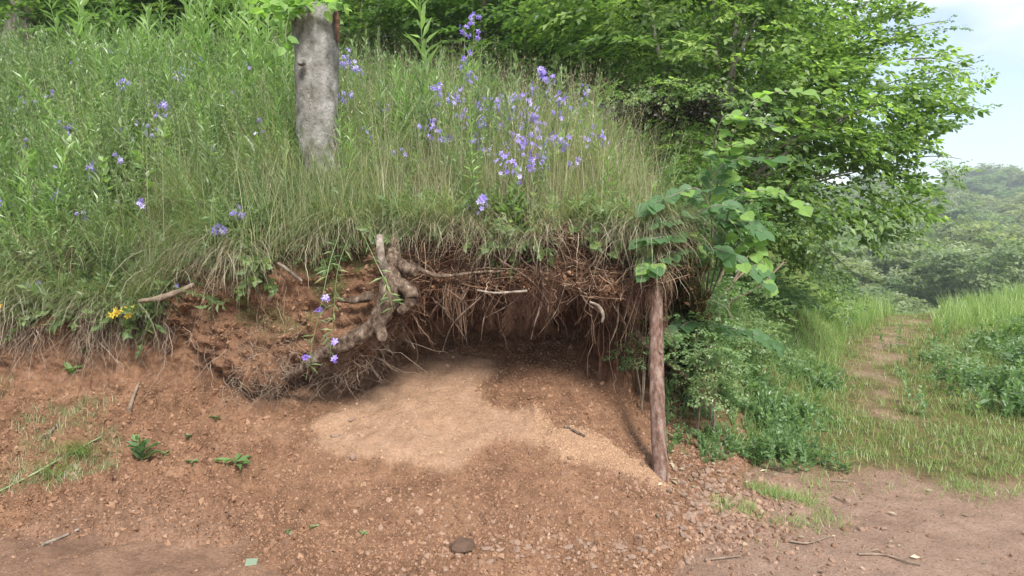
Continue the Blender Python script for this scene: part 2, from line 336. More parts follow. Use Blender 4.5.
# ------------------------------------------------------------------ terrain
# bank profiles: for each picture column, (distance, height) from the foot of the slope over the overhang to the wood
rowsets = {
 -900: [(2.0,-.2),(3.0,.03),(3.6,.35),(4.0,.62),(4.15,.8),(4.2,.95),(4.4,1.15),(5.0,1.7),(6.4,2.8),(9,4.6),(17,8.2),(45,17)],
 -250: [(2.2,-.2),(3.2,.03),(3.7,.33),(4.0,.6),(4.12,.78),(4.15,.9),(4.25,1.05),(4.8,1.5),(6.0,2.3),(8.3,3.5),(16,5.8),(45,13)],
 0:    [(2.4,-.2),(3.3,.03),(3.75,.30),(4.0,.55),(4.1,.75),(4.12,.85),(4.2,1.0),(4.7,1.42),(5.8,2.08),(8,3.02),(16,5.0),(45,11)],
 150:  [(2.4,-.2),(3.3,.03),(3.8,.30),(4.1,.55),(4.2,.8),(4.2,.9),(4.25,1.12),(4.6,1.5),(5.6,2.08),(7.8,2.95),(16,4.8),(45,10)],
 250:  [(2.2,-.2),(3.0,.03),(3.85,.32),(4.2,.50),(4.24,.60),(4.08,.63),(4.18,1.40),(4.45,1.6),(5.4,2.05),(7.5,2.82),(16,4.6),(45,9.5)],
 330:  [(1.9,-.2),(2.75,.04),(3.85,.32),(4.35,.50),(4.42,.62),(4.0,.66),(4.1,1.42),(4.4,1.62),(5.3,2.05),(7.5,2.8),(16,4.6),(45,9)],
 392:  [(1.8,-.2),(2.65,.04),(3.9,.34),(4.7,.66),(4.75,.98),(3.98,.88),(4.1,1.42),(4.4,1.62),(5.3,2.0),(7.5,2.7),(16,4.3),(45,8.5)],
 430:  [(1.8,-.2),(2.65,.05),(3.9,.35),(4.85,.72),(4.9,1.12),(4.02,1.12),(4.08,1.42),(4.4,1.6),(5.3,1.98),(7.5,2.65),(16,4.1),(45,8)],
 500:  [(1.8,-.2),(2.65,.05),(3.95,.36),(4.95,.75),(5.05,1.16),(4.02,1.14),(4.08,1.42),(4.45,1.6),(5.3,1.95),(7.5,2.55),(16,3.9),(45,8)],
 570:  [(1.8,-.2),(2.65,.05),(3.9,.34),(4.85,.68),(4.95,1.12),(4.02,1.14),(4.1,1.43),(4.45,1.58),(5.3,1.9),(7.5,2.4),(16,3.6),(45,7)],
 622:  [(1.8,-.2),(2.7,.04),(3.85,.25),(4.30,.43),(4.5,.95),(4.08,1.10),(4.15,1.41),(4.5,1.54),(5.3,1.8),(7.5,2.2),(16,3.3),(45,6)],
 652:  [(1.9,-.2),(2.75,.03),(3.9,.20),(5.0,.46),(5.3,.98),(3.98,1.19),(4.02,1.42),(4.6,1.5),(5.5,1.7),(7.5,2.0),(16,3.0),(45,5)],
 680:  [(2.1,-.2),(2.9,.02),(4.0,.15),(4.9,.40),(5.3,.92),(4.22,1.24),(4.16,1.40),(4.7,1.42),(5.6,1.58),(7.6,1.9),(16,2.9),(45,4.5)],
 712:  [(2.4,-.2),(3.2,.02),(4.1,.12),(4.5,.27),(4.75,.46),(4.9,.64),(5.1,.82),(5.5,1.0),(6.3,1.25),(8,1.65),(16,2.6),(45,3)],
 760:  [(3.0,-.2),(4.0,-.02),(4.7,.04),(5.2,.12),(5.6,.22),(6.0,.32),(6.4,.44),(7.0,.60),(8.0,.82),(9.5,1.1),(16,1.5),(45,-4)],
 850:  [(3.2,-.25),(4.4,-.12),(5.2,-.1),(6,-.1),(6.8,-.08),(7.6,-.05),(8.4,0),(9.2,.06),(10,.1),(11.5,.05),(16,-1.5),(45,-9)],
}
keys = sorted(rowsets)
CTRL = np.array([[((k - CX) / F * Y * (1.0 if Y < 14 else 1.0), Y, z) for (Y, z) in rowsets[k]] for k in keys])   # (cols, rows, 3)
def pch(xk, Yk, x):
    """monotone-ish cubic through non-uniform keys along axis 0"""
    xk = np.asarray(xk, float); h = np.diff(xk); d = np.diff(Yk, axis=0) / h.reshape(-1, *([1] * (Yk.ndim - 1)))
    m = np.zeros_like(Yk); m[1:-1] = np.where(d[1:] * d[:-1] > 0, 2 * d[1:] * d[:-1] / (d[1:] + d[:-1] + 1e-12), 0); m[0] = d[0]; m[-1] = d[-1]
    i = np.clip(np.searchsorted(xk, x, side='right') - 1, 0, len(xk) - 2); sh = (-1,) + (1,) * (Yk.ndim - 1)
    t = ((x - xk[i]) / h[i]).reshape(sh); hh = h[i].reshape(sh)
    return (2*t**3-3*t**2+1)*Yk[i] + (t**3-2*t**2+t)*hh*m[i] + (-2*t**3+3*t**2)*Yk[i+1] + (t**3-t**2)*hh*m[i+1]
def bank_grid(us, vs):
    C = pch(keys, CTRL, us)                      # (U, rows, 3)
    G = crom(C.transpose(1, 0, 2), vs)           # (V, U, 3)
    return G
NROW = CTRL.shape[1]
us = np.concatenate([np.linspace(-900, -60, 90, endpoint=False), np.linspace(-60, 740, 570, endpoint=False), np.linspace(740, 850, 44)])
vs = np.concatenate([np.linspace(0, 1, 26, endpoint=False), np.linspace(1, 7, 250, endpoint=False), np.linspace(7, 9, 60, endpoint=False), np.linspace(9, 11, 24)])
G = bank_grid(us, vs)
UU, VVr = np.meshgrid(us, vs)
def gnormal(G):
    a = np.gradient(G, axis=1); b = np.gradient(G, axis=0); n = unit(np.cross(a, b)); return n
GN = gnormal(G)
face = sstep(2.9, 3.4, VVr) * (1 - sstep(6.0, 6.6, VVr)) * (1 - sstep(680, 725, UU))     # raw earth face and hollow
slope = sstep(.6, 1.2, VVr) * (1 - sstep(2.8, 3.2, VVr))
leftraw = (1 - sstep(200, 300, UU)) * slope
amp = .018 + face * (.045 + .03 * sstep(380, 420, UU)) + leftraw * .06 + sstep(6, 7, VVr) * .05
disp = fbm(G, 3.2, 3, 11) * amp * 1.1 + fbm(G, 13, 4, 5) * amp * .55
strata = np.abs(fbm(G * np.array([1, 1, 3.5]), 5, 3, 31))
disp += face * (strata * .06 - .02) * sstep(5, 5.3, VVr)
disp += fbm(G, 42, 2, 9) * (.004 + .007 * (face + leftraw)) + np.abs(fbm(G, 22, 3, 19)) * .016 * (face * sstep(4.9, 5.2, VVr) + leftraw * .6)
SAND = [[(-.98,4.19),(-0.77,4.53),(-0.4,4.68),(-0.15,4.66),(-0.1,4.47),(-0.22,4.31),(-0.15,4.08),(-0.07,4.02),(.11,4.05),(.19,3.82),(.16,3.66),(-.07,3.69),(-.18,3.62),(-.3,3.41),(-.49,3.43),(-.66,3.52),(-.95,3.60),(-1.12,3.68),(-1.22,3.88),(-1.12,4.04)],
        [(.16,3.71),(.37,3.84),(.57,3.80),(.63,3.66),(.81,3.69),(.86,3.50),(.74,3.45),(.47,3.5),(.26,3.56)]]
def sand_at(P):
    j = (fbm(P, 6, 3, 44) * .035 + fbm(P, 40, 2, 46) * .022)[..., None] * np.array([1, 1, 0])
    Q = P + j; s = np.zeros(P.shape[:-1])
    for k, pl in enumerate(SAND):
        for dx, dy in ((0, 0), (.02, 0), (-.02, 0), (0, .02), (0, -.02), (.05, .02), (-.05, .02), (.03, -.045), (-.03, -.045)):
            s += inpoly(Q[..., 0] + dx, Q[..., 1] + dy, pl) / 9
    return np.clip(s, 0, 1)
disp += sstep(395, 430, UU) * (1 - sstep(690, 720, UU)) * (.05 * np.exp(-((VVr - 6.35) / .25) ** 2) - .11 * np.exp(-((VVr - 5.65) / .25) ** 2))
G2 = G + GN * disp[..., None]
G2 = G2 + (GN * ((sand_at(G2) * sstep(.9, 1.3, VVr) * (1 - sstep(2.9, 3.2, VVr))) * .014)[..., None])
EV = VVr + .38 * fbm(G * [1, 1, 0], 2.6, 3, 201) + .5 * (1 - sstep(60, 230, UU)) - .12
vegm = sstep(-.2, .2, (EV - 6.0))   # ground under the plants
vegm = np.maximum(vegm, .9 * sstep(662, 690, UU) * sstep(4.6, 5.0, VVr))
vegm = np.maximum(vegm, sstep(690, 740, UU) * sstep(2.2, 3, VVr + fbm(G, 3, 2, 4) * .6) * .8)
# moss patches on the earth face
moss = sstep(-.1, .45, fbm(G, 4.5, 3, 77)) * face * sstep(5.2, 5.6, VVr) * sstep(180, 230, UU) * (1 - sstep(380, 410, UU)) * .85
veg_attr = np.clip(np.maximum(vegm, moss), 0, 1)
sandm = sand_at(G2) * sstep(.9, 1.3, VVr) * (1 - sstep(3.1, 3.3, VVr))
sandm = np.maximum(sandm, .35 * sstep(200, 300, UU) * (1 - sstep(330, 420, UU)) * sstep(1.75, 2.0, VVr) * (1 - sstep(2.9, 3.1, VVr)) * sstep(-.3, .4, fbm(G, 5, 3, 47)))
damp_shade = sstep(3.05, 3.3, VVr) * (1 - sstep(4.8, 5.4, VVr)) * sstep(330, 400, UU) * (1 - sstep(700, 730, UU)) * .75
damp_shade = np.maximum(damp_shade, face * sstep(4.9, 5.1, VVr) * sstep(385, 420, UU) * 1.0)  # shade behind the hanging roots, painted onto the face
damp_shade = np.maximum(damp_shade, .6 * sstep(640, 665, UU) * (1 - sstep(730, 760, UU)) * sstep(3.2, 3.6, VVr))
damp_shade = np.maximum(damp_shade, .28 * sstep(500, 540, UU) * sstep(2.0, 2.9, VVr) * (1 - sandm) * (1 - sstep(3, 3.3, VVr)))
damp_shade = damp_shade * (1 - .8 * sandm)
trackb = (1 - sstep(.55, 1.35, VVr + .5 * fbm(G, 2.2, 4, 3) + 1.6 * sstep(230, 340, UU) * (1 - sstep(690, 760, UU))))
def gridfaces(nv, nu):
    i, j = np.meshgrid(np.arange(nv - 1), np.arange(nu - 1), indexing='ij')
    return np.stack([i * nu + j, i * nu + j + 1, (i + 1) * nu + j + 1, (i + 1) * nu + j], -1).reshape(-1, 4)
bankF = gridfaces(len(vs), len(us))
bank = obj('earth_bank', mesh('earth_bank', [(G2.reshape(-1, 3), bankF, {'sand': sandm.ravel(), 'veg': veg_attr.ravel(), 'damp_shade': damp_shade.ravel(), 'track': trackb.ravel() * .4})], M['soil'], smooth=True))
tag(bank, 'eroded red brown earth bank with a hollow washed out beneath its rooty overhang', kind='structure')

def path_x(Y):      # centre line of the trodden footpath
    return np.interp(Y, [3.2, 4.2, 5.05, 6.0, 6.85, 9.1, 12, 16], [3.6, 3.15, 3.0, 3.35, 3.8, 5.3, 7.35, 9.8])
def gh(x, y):
    z = np.zeros(np.broadcast(x, y).shape)
    # rise to the left behind the bank foot, drop into the valley ahead, wooded hill beyond
    z = z + np.interp(y, [-60, 0, 7, 12, 16, 24, 36, 60, 110, 190, 260, 330], [0, 0, .02, .05, -.9, -4.2, -6.8, -6.0, -1.5, 7.5, 10, 4])
    far = sstep(20, 60, y)
    z = z + far * (fbm(np.stack([x * .012, y * .012, 0 * x], -1), 1, 3, 8) * 5) + far * sstep(0, 200, x) * 2.5
    z = z + .18 * np.exp(-((x - path_x(y) - 2.2) / 1.3) ** 2) * sstep(4.5, 6, y) * (1 - sstep(11, 15, y))     # raised verge right of the path
    z = z + .15 * sstep(8, 11.5, y) * (1 - sstep(13, 18, y)) * fbm(np.stack([x * .5, y * .5, 0 * x], -1), 1, 2, 2)
    z = z - .7 * (x < 1.2) * sstep(1.6, .9, x) * 0
    return z
xs = np.concatenate([np.linspace(-160, -5, 30, endpoint=False), np.linspace(-5, -1, 80, endpoint=False), np.linspace(-1, 8, 330, endpoint=False), np.linspace(8, 16, 60, endpoint=False), np.linspace(16, 260, 60)])
ys = np.concatenate([np.linspace(-60, 1.5, 20, endpoint=False), np.linspace(1.5, 6.5, 230, endpoint=False), np.linspace(6.5, 14, 130, endpoint=False), np.linspace(14, 60, 50, endpoint=False), np.linspace(60, 330, 60)])
X, Y = np.meshgrid(xs, ys); Z = gh(X, Y); P3 = np.stack([X, Y, Z], -1)
near = (1 - sstep(12, 16, Y)) * (np.abs(X) < 18)
Z = Z + near * (fbm(P3, 1.6, 3, 6) * .018 + fbm(P3, 11, 3, 7) * .008)
rut = np.exp(-((X - path_x(Y)) / (.14 + .030 * Y)) ** 2) * sstep(4.6, 5.4, Y)
Z = Z - rut * .012
# everything left of the path sinks under the bank sheet
under = (1 - sstep(.4, 1.6, X - .12 * (Y - 3))) * sstep(3.6, 4.4, Y); Z = Z - under * .35 * (Y < 14) - (Y >= 14) * under * 1.2
edge = 4.1 + .2 * np.sin(X * 1.3) + .45 * fbm(P3, 1.2, 3, 13) + .10 * (X - 3)
grass_edge = sstep(-.25, .35, Y - edge) * sstep(1.0, 1.5, X)
bare = np.clip(rut * (.48 + .8 * fbm(P3, 3.0, 3, 17)) + .6 * sstep(.2, .7, fbm(P3, 1.3, 3, 15)) * (Y < 7) * np.exp(-((X - path_x(Y) + .9) / .5) ** 2), 0, 1)
vegg = np.clip(grass_edge * (1 - bare), 0, 1) * (Y > 3.6)
ground = obj('ground', mesh('ground', [(np.stack([X, Y, Z], -1).reshape(-1, 3), gridfaces(len(ys), len(xs)), {'sand': 0, 'veg': vegg.ravel() * .8, 'damp_shade': 0, 'track': (np.clip(1 - vegg, 0, 1) * (.35 + .65 * sstep(-.2, 1.4, X))).ravel()})], M['soil'], smooth=True))
tag(ground, 'bare trodden earth track running into a grassy path and the valley beyond', kind='structure')

# coarse surfaces for setting things down on
su = slice(None, None, 4); sv_ = slice(None, None, 3)
Gc = G2[sv_, su]; nb = Gc.reshape(-1, 3)
Zc = np.stack([X, Y, Z], -1)[::3, ::3]; ng = Zc.reshape(-1, 3)
BV_bank = BVHTree.FromPolygons(nb.tolist(), gridfaces(*Gc.shape[:2]).tolist())
BV = BVHTree.FromPolygons(np.vstack([nb, ng]).tolist(), np.vstack([gridfaces(*Gc.shape[:2]), gridfaces(*Zc.shape[:2]) + len(nb)]).tolist())
def on(px, py):
    """ground point seen at a pixel"""
    a, b = (px - CX) / F, (CY - py) / F
    d = Vector((a, math.cos(PITCH) + b * math.sin(PITCH), -math.sin(PITCH) + b * math.cos(PITCH))).normalized()
    h = BV.ray_cast(Vector(CAM), d, 400)
    if h[0] is None: return at(px, py, 8), np.array([0, 0, 1.0])
    n = np.array(h[1]);
    if n @ np.array(d) > 0: n = -n
    return np.array(h[0]), n
def drop(x, y, z0=60):
    h = BV.ray_cast(Vector((x, y, z0)), Vector((0, 0, -1)), 200)
    return np.array(h[0]) if h[0] is not None else np.array([x, y, 0])

# random samples on the bank sheet and on the ground
def sample_grid(Gr, mask, n):
    a = np.linalg.norm(np.cross(Gr[1:, :-1] - Gr[:-1, :-1], Gr[:-1, 1:] - Gr[:-1, :-1]), axis=-1)
    wgt = (a * mask[:-1, :-1]).ravel(); c = np.cumsum(wgt); i = np.searchsorted(c, R.random(n) * c[-1])
    i = np.minimum(i, len(c) - 1); r, q = np.unravel_index(i, a.shape); f, g = R.random((2, n, 1))
    P = Gr[r, q] * (1 - f) * (1 - g) + Gr[r, q + 1] * (1 - f) * g + Gr[r + 1, q] * f * (1 - g) + Gr[r + 1, q + 1] * f * g
    return P, r, q
GG = np.stack([X, Y, Z], -1); GGN = gnormal(GG)
GN2 = gnormal(G2)

# ------------------------------------------------------------------ crumbs, gravel and stones
def rock_template(seed, sub=0):
    r = np.random.default_rng(seed)
    if sub == 0:
        V = np.array([[1,0,0],[-1,0,0],[0,1,0],[0,-1,0],[0,0,1],[0,0,-1]], float); Fc = np.array([[0,2,4],[2,1,4],[1,3,4],[3,0,4],[2,0,5],[1,2,5],[3,1,5],[0,3,5]])
        V *= r.uniform(.65, 1.25, (6, 1)); V += r.normal(0, .18, V.shape)
    else:
        p = (1 + 5 ** .5) / 2
        V = unit(np.array([[-1,p,0],[1,p,0],[-1,-p,0],[1,-p,0],[0,-1,p],[0,1,p],[0,-1,-p],[0,1,-p],[p,0,-1],[p,0,1],[-p,0,-1],[-p,0,1]], float))
        Fc = np.array([[0,11,5],[0,5,1],[0,1,7],[0,7,10],[0,10,11],[1,5,9],[5,11,4],[11,10,2],[10,7,6],[7,1,8],[3,9,4],[3,4,2],[3,2,6],[3,6,8],[3,8,9],[4,9,5],[2,4,11],[6,2,10],[8,6,7],[9,8,1]])
        V *= r.uniform(.75, 1.2, (12, 1))
    return V * np.array([1, .8, .62]), Fc, {}
def scatter_rocks(P, size, kinds=4, sub=0, sand=None):
    bs = []; k = R.integers(0, kinds, len(P))
    for i in range(kinds):
        s = k == i
        if s.any(): bs.append(inst(rock_template(100 + i + sub * 10, sub), rot_rand(s.sum()), size[s], P[s] , {'sand': sand[s] if sand is not None else np.zeros(s.sum())}))
    return bs
# crumbs on the slope and raw face of the bank
mk = (slope * (UU > -120) * (UU < 740) + .8 * (VVr < 1.3) * (VVr > .5) * (UU > -100) * (UU < 740)) * (1 - .92 * sandm) + face * .6 * (UU > -100) * (VVr > 5)
P, r_, q_ = sample_grid(G2, mk, 85000)
sz = np.exp(R.normal(math.log(.0048), .55, len(P))); sz = np.minimum(sz, .026)
crumbs = obj('soil_crumbs', mesh('soil_crumbs', scatter_rocks(P, sz, sand=sandm[r_, q_]), M['clod']))
tag(crumbs, 'reddish crumbs of broken earth strewn over the slope', 'soil', kind='stuff')
# small flat gravel: foot of the slope and the talus to the right of the post
gm = (1 - .92 * sandm) * (.03 + 1.0 * np.exp(-((UU - 700) / 75) ** 2) + .6 * np.exp(-((UU - 480) / 150) ** 2) * (1 - sstep(1.0, 1.5, VVr + .3 * fbm(G, 2, 2, 206)))) * sstep(.35, .7, VVr) * (1 - sstep(1.7, 2.6, VVr)) * (UU < 790) * (UU > -80)
P, r_, q_ = sample_grid(G2, gm, 5000)
sz = np.minimum(np.exp(R.normal(math.log(.0075), .5, len(P))), .024)
tal, _, _ = sample_grid(GG, np.exp(-((X - .95) / .38) ** 2) * np.exp(-((Y - 3.5) / .38) ** 2), 3500)
sz2 = np.minimum(np.exp(R.normal(math.log(.011), .45, len(tal))), .028)
tr, _, _ = sample_grid(GG, (Y < 5.5) * (Y > 2.2) * (X > -3.2) * (X < 5) * np.clip(.3 + fbm(P3, 1.5, 2, 55), 0, 1) * (1 - vegg), 9000)
sz3 = np.minimum(np.exp(R.normal(math.log(.0045), .5, len(tr))), .02)
trc, _, _ = sample_grid(GG, (Y < 5) * (Y > 2.2) * (X > -3.4) * (X < 4.5) * (1 - .65 * sstep(.5, 1.5, X)) * (1 - vegg) * np.clip(.5 + fbm(P3, 2.5, 3, 56), .1, 1), 16000)
tag(obj('track_crumbs', mesh('track_crumbs', scatter_rocks(trc, np.minimum(np.exp(R.normal(math.log(.0036), .5, len(trc))), .013)), M['clod'])), 'small earth crumbs spread over the trodden track', 'soil', kind='stuff')
gravel = obj('gravel', mesh('gravel', scatter_rocks(np.vstack([P, tal, tr]), np.concatenate([sz, sz2, sz3]), 4, 1), M['stone']))
tag(gravel, 'loose pinkish stone chips fallen at the foot of the slope', 'gravel', kind='stuff')
# yellowish grit poured in the pale stripe
P, r_, q_ = sample_grid(G2, sandm * (UU > 535), 5000)
tag(obj('grit', mesh('grit', scatter_rocks(P, R.uniform(.003, .008, len(P)), 3, 0, np.full(len(P), .7)), M['clod'])), 'pale yellow grit lying in a stripe down the slope towards the post', 'grit', kind='stuff')

def stone_mesh(seed):
    r = np.random.default_rng(seed); V, Fc, _ = rock_template(seed, 1)
    me = bpy.data.meshes.new('stone'); import bmesh
    bm = bmesh.new(); vv = [bm.verts.new(v) for v in V]; [bm.faces.new([vv[i] for i in f]) for f in Fc]
    bmesh.ops.subdivide_edges(bm, edges=bm.edges[:], cuts=1, use_grid_fill=True)
    for v in bm.verts: v.co = v.co * (1 + .16 * float(fbm(np.array(v.co)[None], 2.2, 2, seed)[0]))
    bm.to_mesh(me); bm.free(); me.materials.append(M['stone_one']); return me
smesh = [stone_mesh(300 + i) for i in range(6)]
def stone(px, py, wpx, label, group=None, flat=.6, k=None):
    p, n = on(px, py); s = wpx / F * p[1] / 2
    o = obj('stone', smesh[k if k is not None else random.randrange(6)], loc=p + np.array([0, 0, s * flat * .25])); o.scale = (s, s * .8, s * flat / .62)
    o.rotation_euler = (random.uniform(-.3, .3), random.uniform(-.3, .3), random.uniform(0, 6.3)); tag(o, label, 'stone', group); return o
M['brown_stone'] = plain('soil_caked_stone', [(.3, (.09, .052, .036)), (.5, (.17, .105, .072)), (.7, (.25, .165, .12))], 30, .95, .8)
bst = stone(463, 548, 40, 'large rounded brown stone half sunk at the foot of the slope', flat=.42, k=0)
bst.data = bst.data.copy(); bst.data.materials[0] = M['brown_stone']
stone(353, 459, 13, 'small pale stone at the lower edge of the dry sand, below the hollow', flat=.6, k=1)
stone(335, 437, 10, 'small tan stone resting on the dry sand left of the pale one', flat=.7, k=2)
stone(352, 420, 11, 'tan stone under the root fringe at the top of the sand', flat=.5, k=3)
stone(76, 520, 8, 'pale chip of stone on the track below the lying grass stem', flat=.4, k=2)
stone(290, 535, 8, 'lone orange brown pebble on the track left of the gravel', flat=.7, k=4)
stone(689, 519, 17, 'largest grey brown stone right of the foot of the wooden post', flat=.7, k=5)
stone(270, 299, 11, 'rounded grey stone stuck in the mossy earth face', flat=.9, k=3)
stone(861, 530, 12, 'flat reddish stone beside a twig on the bare track', flat=.4, k=1)
stone(884, 529, 10, 'small dark red stone right of the flat one on the track', flat=.5, k=0)
stone(891, 547, 9, 'darkest stone on the track, below the two reddish ones', flat=.6, k=2)
stone(848, 501, 11, 'pale flat stone on the track under the grass edge', flat=.4, k=4)
gt = 'loose angular sandstone lump in the heap of stones right of the post'
for i in range(110):
    px, py = R.normal(706, 22), R.normal(502, 26)
    if px < 668 or py < 440 or py > 570 or px > 775: continue
    stone(px, py, R.uniform(6, 13), gt, 'sandstone lumps heaped right of the post')
for i in range(60):
    px, py = R.uniform(440, 700), R.normal(548, 12)
    if py > 574 or py < 520: continue
    stone(px, py, R.uniform(6, 12), 'flat stone chip scattered along the foot of the slope', 'stone chips along the foot of the slope', .45)

# ------------------------------------------------------------------ leaf and plant templates
def leaf_far(wd=.55):
    V = np.array([[0, 0, 0], [.45, wd / 2, .06], [1, 0, -.06], [.45, -wd / 2, .06]]); return V, np.array([[0, 2, 1], [0, 3, 2]]), {}
def leaf_near(wd=.8, droop=.12):
    V = np.array([[0,0,0],[.5,0,-.05],[1,0,-droop],[.22,wd*.42,.05],[.62,wd*.40,.03],[.22,-wd*.42,.05],[.62,-wd*.40,.03],[.85,wd*.17,-.03],[.85,-wd*.17,-.03]], float)
    return V, np.array([[0,1,3],[3,1,4],[4,1,7],[7,1,2],[0,5,1],[5,6,1],[6,8,1],[8,2,1]]), {}
def merge(parts):
    V, Fc, A, o = [], [], {}, 0
    ks = {k for p in parts for k in p[2]}
    for v, f, a in parts:
        V.append(v); Fc.append(f + o); o += len(v)
        for k in ks: A.setdefault(k, []).append(np.broadcast_to(a.get(k, .5), (len(v),)))
    return np.concatenate(V), np.concatenate(Fc), {k: np.concatenate(a) for k, a in A.items()}
def spray(seed, leaf, n_side=5, per=5, lsz=.14, flat=.25):
    """a flat branchlet of unit length along X carrying leaves"""
    r = np.random.default_rng(seed); P, D = [], []
    def twig(p, d, L_, n):
        for i in range(n):
            q = p + d * L_ * (i + 1) / n; sg = 1 if i % 2 else -1; a = sg * r.uniform(.5, 1.1)
            dd = np.array([d[0] * math.cos(a) - d[1] * math.sin(a), d[0] * math.sin(a) + d[1] * math.cos(a), r.normal(-.12, flat)]); P.append(q); D.append(dd)
        P.append(p + d * L_); D.append(d + np.array([0, 0, -.2]))
    for i in range(n_side):
        t = (i + .6) / n_side; sg = 1 if i % 2 else -1; a = sg * r.uniform(.5, .95); p = np.array([t, 0, -.1 * t * t + r.normal(0, .03)])
        twig(p, np.array([math.cos(a), math.sin(a), r.normal(-.1, .12)]), .5 * (1.15 - t) + .1, per)
    twig(np.array([0, 0, 0.]), np.array([1, 0, -.1]), 1, per)
    P = np.array(P); D = unit(np.array(D)); n = len(P); up = unit(np.stack([r.normal(0, .35, n), r.normal(0, .35, n), np.ones(n)], -1))
    Vb, Fb, Ab = inst(leaf, frame(D, up), r.uniform(.7, 1.2, n) * lsz, P)
    return Vb, Fb, {'rnd': Ab['rnd']}
LF = leaf_far(.6); LN = leaf_near(.8)
SPR = [spray(i, LF, 5, 5, .15) for i in range(5)]
def place_sprays(P, out_dir, size, temps=SPR, droop=.15, upj=.25):
    """sprays at P growing along out_dir, top side up"""
    n = len(P); d = unit(out_dir + np.stack([R.normal(0, .35, n), R.normal(0, .35, n), R.normal(-droop, .2, n)], -1))
    up = unit(np.stack([R.normal(0, upj, n), R.normal(0, upj, n), np.ones(n)], -1)); Rm = frame(d, up); k = R.integers(0, len(temps), n); bs = []
    for i in range(len(temps)):
        s = k == i
        if s.any(): bs.append(inst(temps[i], Rm[s], size[s], P[s]))
    return bs
def lobes_points(lobes, n, shell=.55):
    """points in the outer part of a set of ellipsoid lobes"""
    lobes = [(np.array(c, float), np.array(r if np.ndim(r) else (r, r, r * .8), float)) for c, r in lobes]
    wv = np.array([np.prod(r) ** (2 / 3) for _, r in lobes]); k = R.choice(len(lobes), n, p=wv / wv.sum())
    d = unit(R.normal(size=(n, 3))); rr = (shell + (1 - shell) * R.random(n) ** .7)[:, None]
    C = np.array([l[0] for l in lobes])[k]; Rr = np.array([l[1] for l in lobes])[k]
    return C + d * rr * Rr, d
def limbs(base, targets, r0, n_mid=5, wob=.1, S=6, r1=.012):
    """curved limbs from the base to each target"""
    B = []
    for tg in targets:
        tg = np.asarray(tg, float); u = np.linspace(0, 1, 9)[:, None]; L_ = np.linalg.norm(tg - base)
        P = base + (tg - base) * np.concatenate([u ** 1.25, u ** 1.25, u ** .9], 1) + np.cumsum(R.normal(0, wob * L_ / 9, (9, 3)), 0) * (u > 0) * .5
        B += tubes(P, np.linspace(r0, r1, 9)[None] * (1 + .0), S)
    return B

# ------------------------------------------------------------------ woodland behind the bank
def tree_proto(kind, seed, h, r, n, sp, low=.0, mat='wood', nlobe=7, tr=.09, temps=SPR):
    global R
    R = np.random.default_rng(seed); lobes = []
    for i in range(nlobe):
        a = i * 2.4 + R.random(); q = R.uniform(.2, .65) * r; z = h * (low + (1 - low) * (i + .5) / nlobe)
        lobes.append(((q * math.cos(a), q * math.sin(a), z), (r * R.uniform(.42, .62),) * 2 + (h * R.uniform(.11, .17),)))
    P, d = lobes_points(lobes, n, .3); out_ = P * np.array([1, 1, 0]) + d * .5; out_[:, 2] = .1
    crown = mesh('crown', place_sprays(P, unit(out_), R.uniform(.7, 1.25, n) * sp, temps), M[mat])
    tp = np.array([[0, 0, -.4], [R.normal(0, .04) * h, R.normal(0, .04) * h, h * .4], [R.normal(0, .06) * h, R.normal(0, .06) * h, h * .9]])
    B = tubes(crom(tp, np.linspace(0, 2, 12)), np.linspace(tr, tr * .25, 12)[None], 7)
    B += limbs(crom(tp, np.array([.35]))[0], [np.array(l[0]) for l in lobes], tr * .4, r1=tr * .1)
    return crown, mesh('trunk', B, M['bark'], smooth=True)
def make_tree(name, proto, loc, rz, sc, label, cat, group):
    t = empty(name, loc, label, cat, group); t.rotation_euler = (0, 0, rz); t.scale = (sc, sc, sc)
    obj('trunk', proto[1], t); obj('crown', proto[0], t); return t
shrubP = [tree_proto('s', 50 + i, 2.5, 1.35, 330, .50, .05, tr=.035) for i in range(3)]
treeP = [tree_proto('t', 60 + i, 7.0, 2.4, 560, .80, .22, tr=.12) for i in range(3)]
R = np.random.default_rng(99)
wl = ['dark green woodland shrub in the thicket on top of the bank']
i = 0
for px in range(-190, 640, 62):
    for Yq in (9.0 + R.uniform(-.4, .8), 11.5 + R.uniform(-.7, .7)):
        ppx = px + R.uniform(-22, 22)
        if abs(ppx - 28) < 45 and Yq < 10.5: continue
        ppx = ppx; x = (ppx - CX) / F * Yq; p = drop(x, Yq)
        s = R.uniform(.75, 1.15) * (1.0 if ppx > 130 else .8)
        zn = 'above the left slope' if ppx < 120 else ('behind the willowherb' if ppx < 280 else ('behind the grey stump' if ppx < 400 else 'behind the violet flowers'))
        make_tree('woodland_shrub', shrubP[i % 3], p, R.uniform(0, 6.3), s, 'dark green woodland shrub in the %s row of the thicket %s' % ('front' if Yq < 10.2 else 'back', zn), 'shrub', 'shrubs in the thicket on top of the bank'); i += 1
for k, (px, Yq, s) in enumerate([(-120, 15, 1.0), (60, 17, 1.05), (190, 14, .9), (300, 17, 1.0), (400, 14.5, .9), (520, 16, 1.0), (600, 13, .85), (700, 12.5, .8), (680, 17, 1), (-10, 20, 1.2), (450, 21, 1.3), (140, 22, 1.2), (-260, 18, 1.1), (260, 22, 1.3), (600, 22, 1.3), (740, 21, 1.1)]):
    p = drop((px - CX) / F * Yq, Yq); make_tree('woodland_tree', treeP[k % 3], p, k * 1.7, s, 'broadleaf woodland tree %s %s' % ('farther back' if Yq > 16.5 else 'rising close behind the thicket', 'at the left, above the grassy slope' if px < 170 else ('in the middle, behind stump and flowers' if px < 560 else 'behind the big spreading tree')), 'tree', 'broadleaf trees behind the thicket')
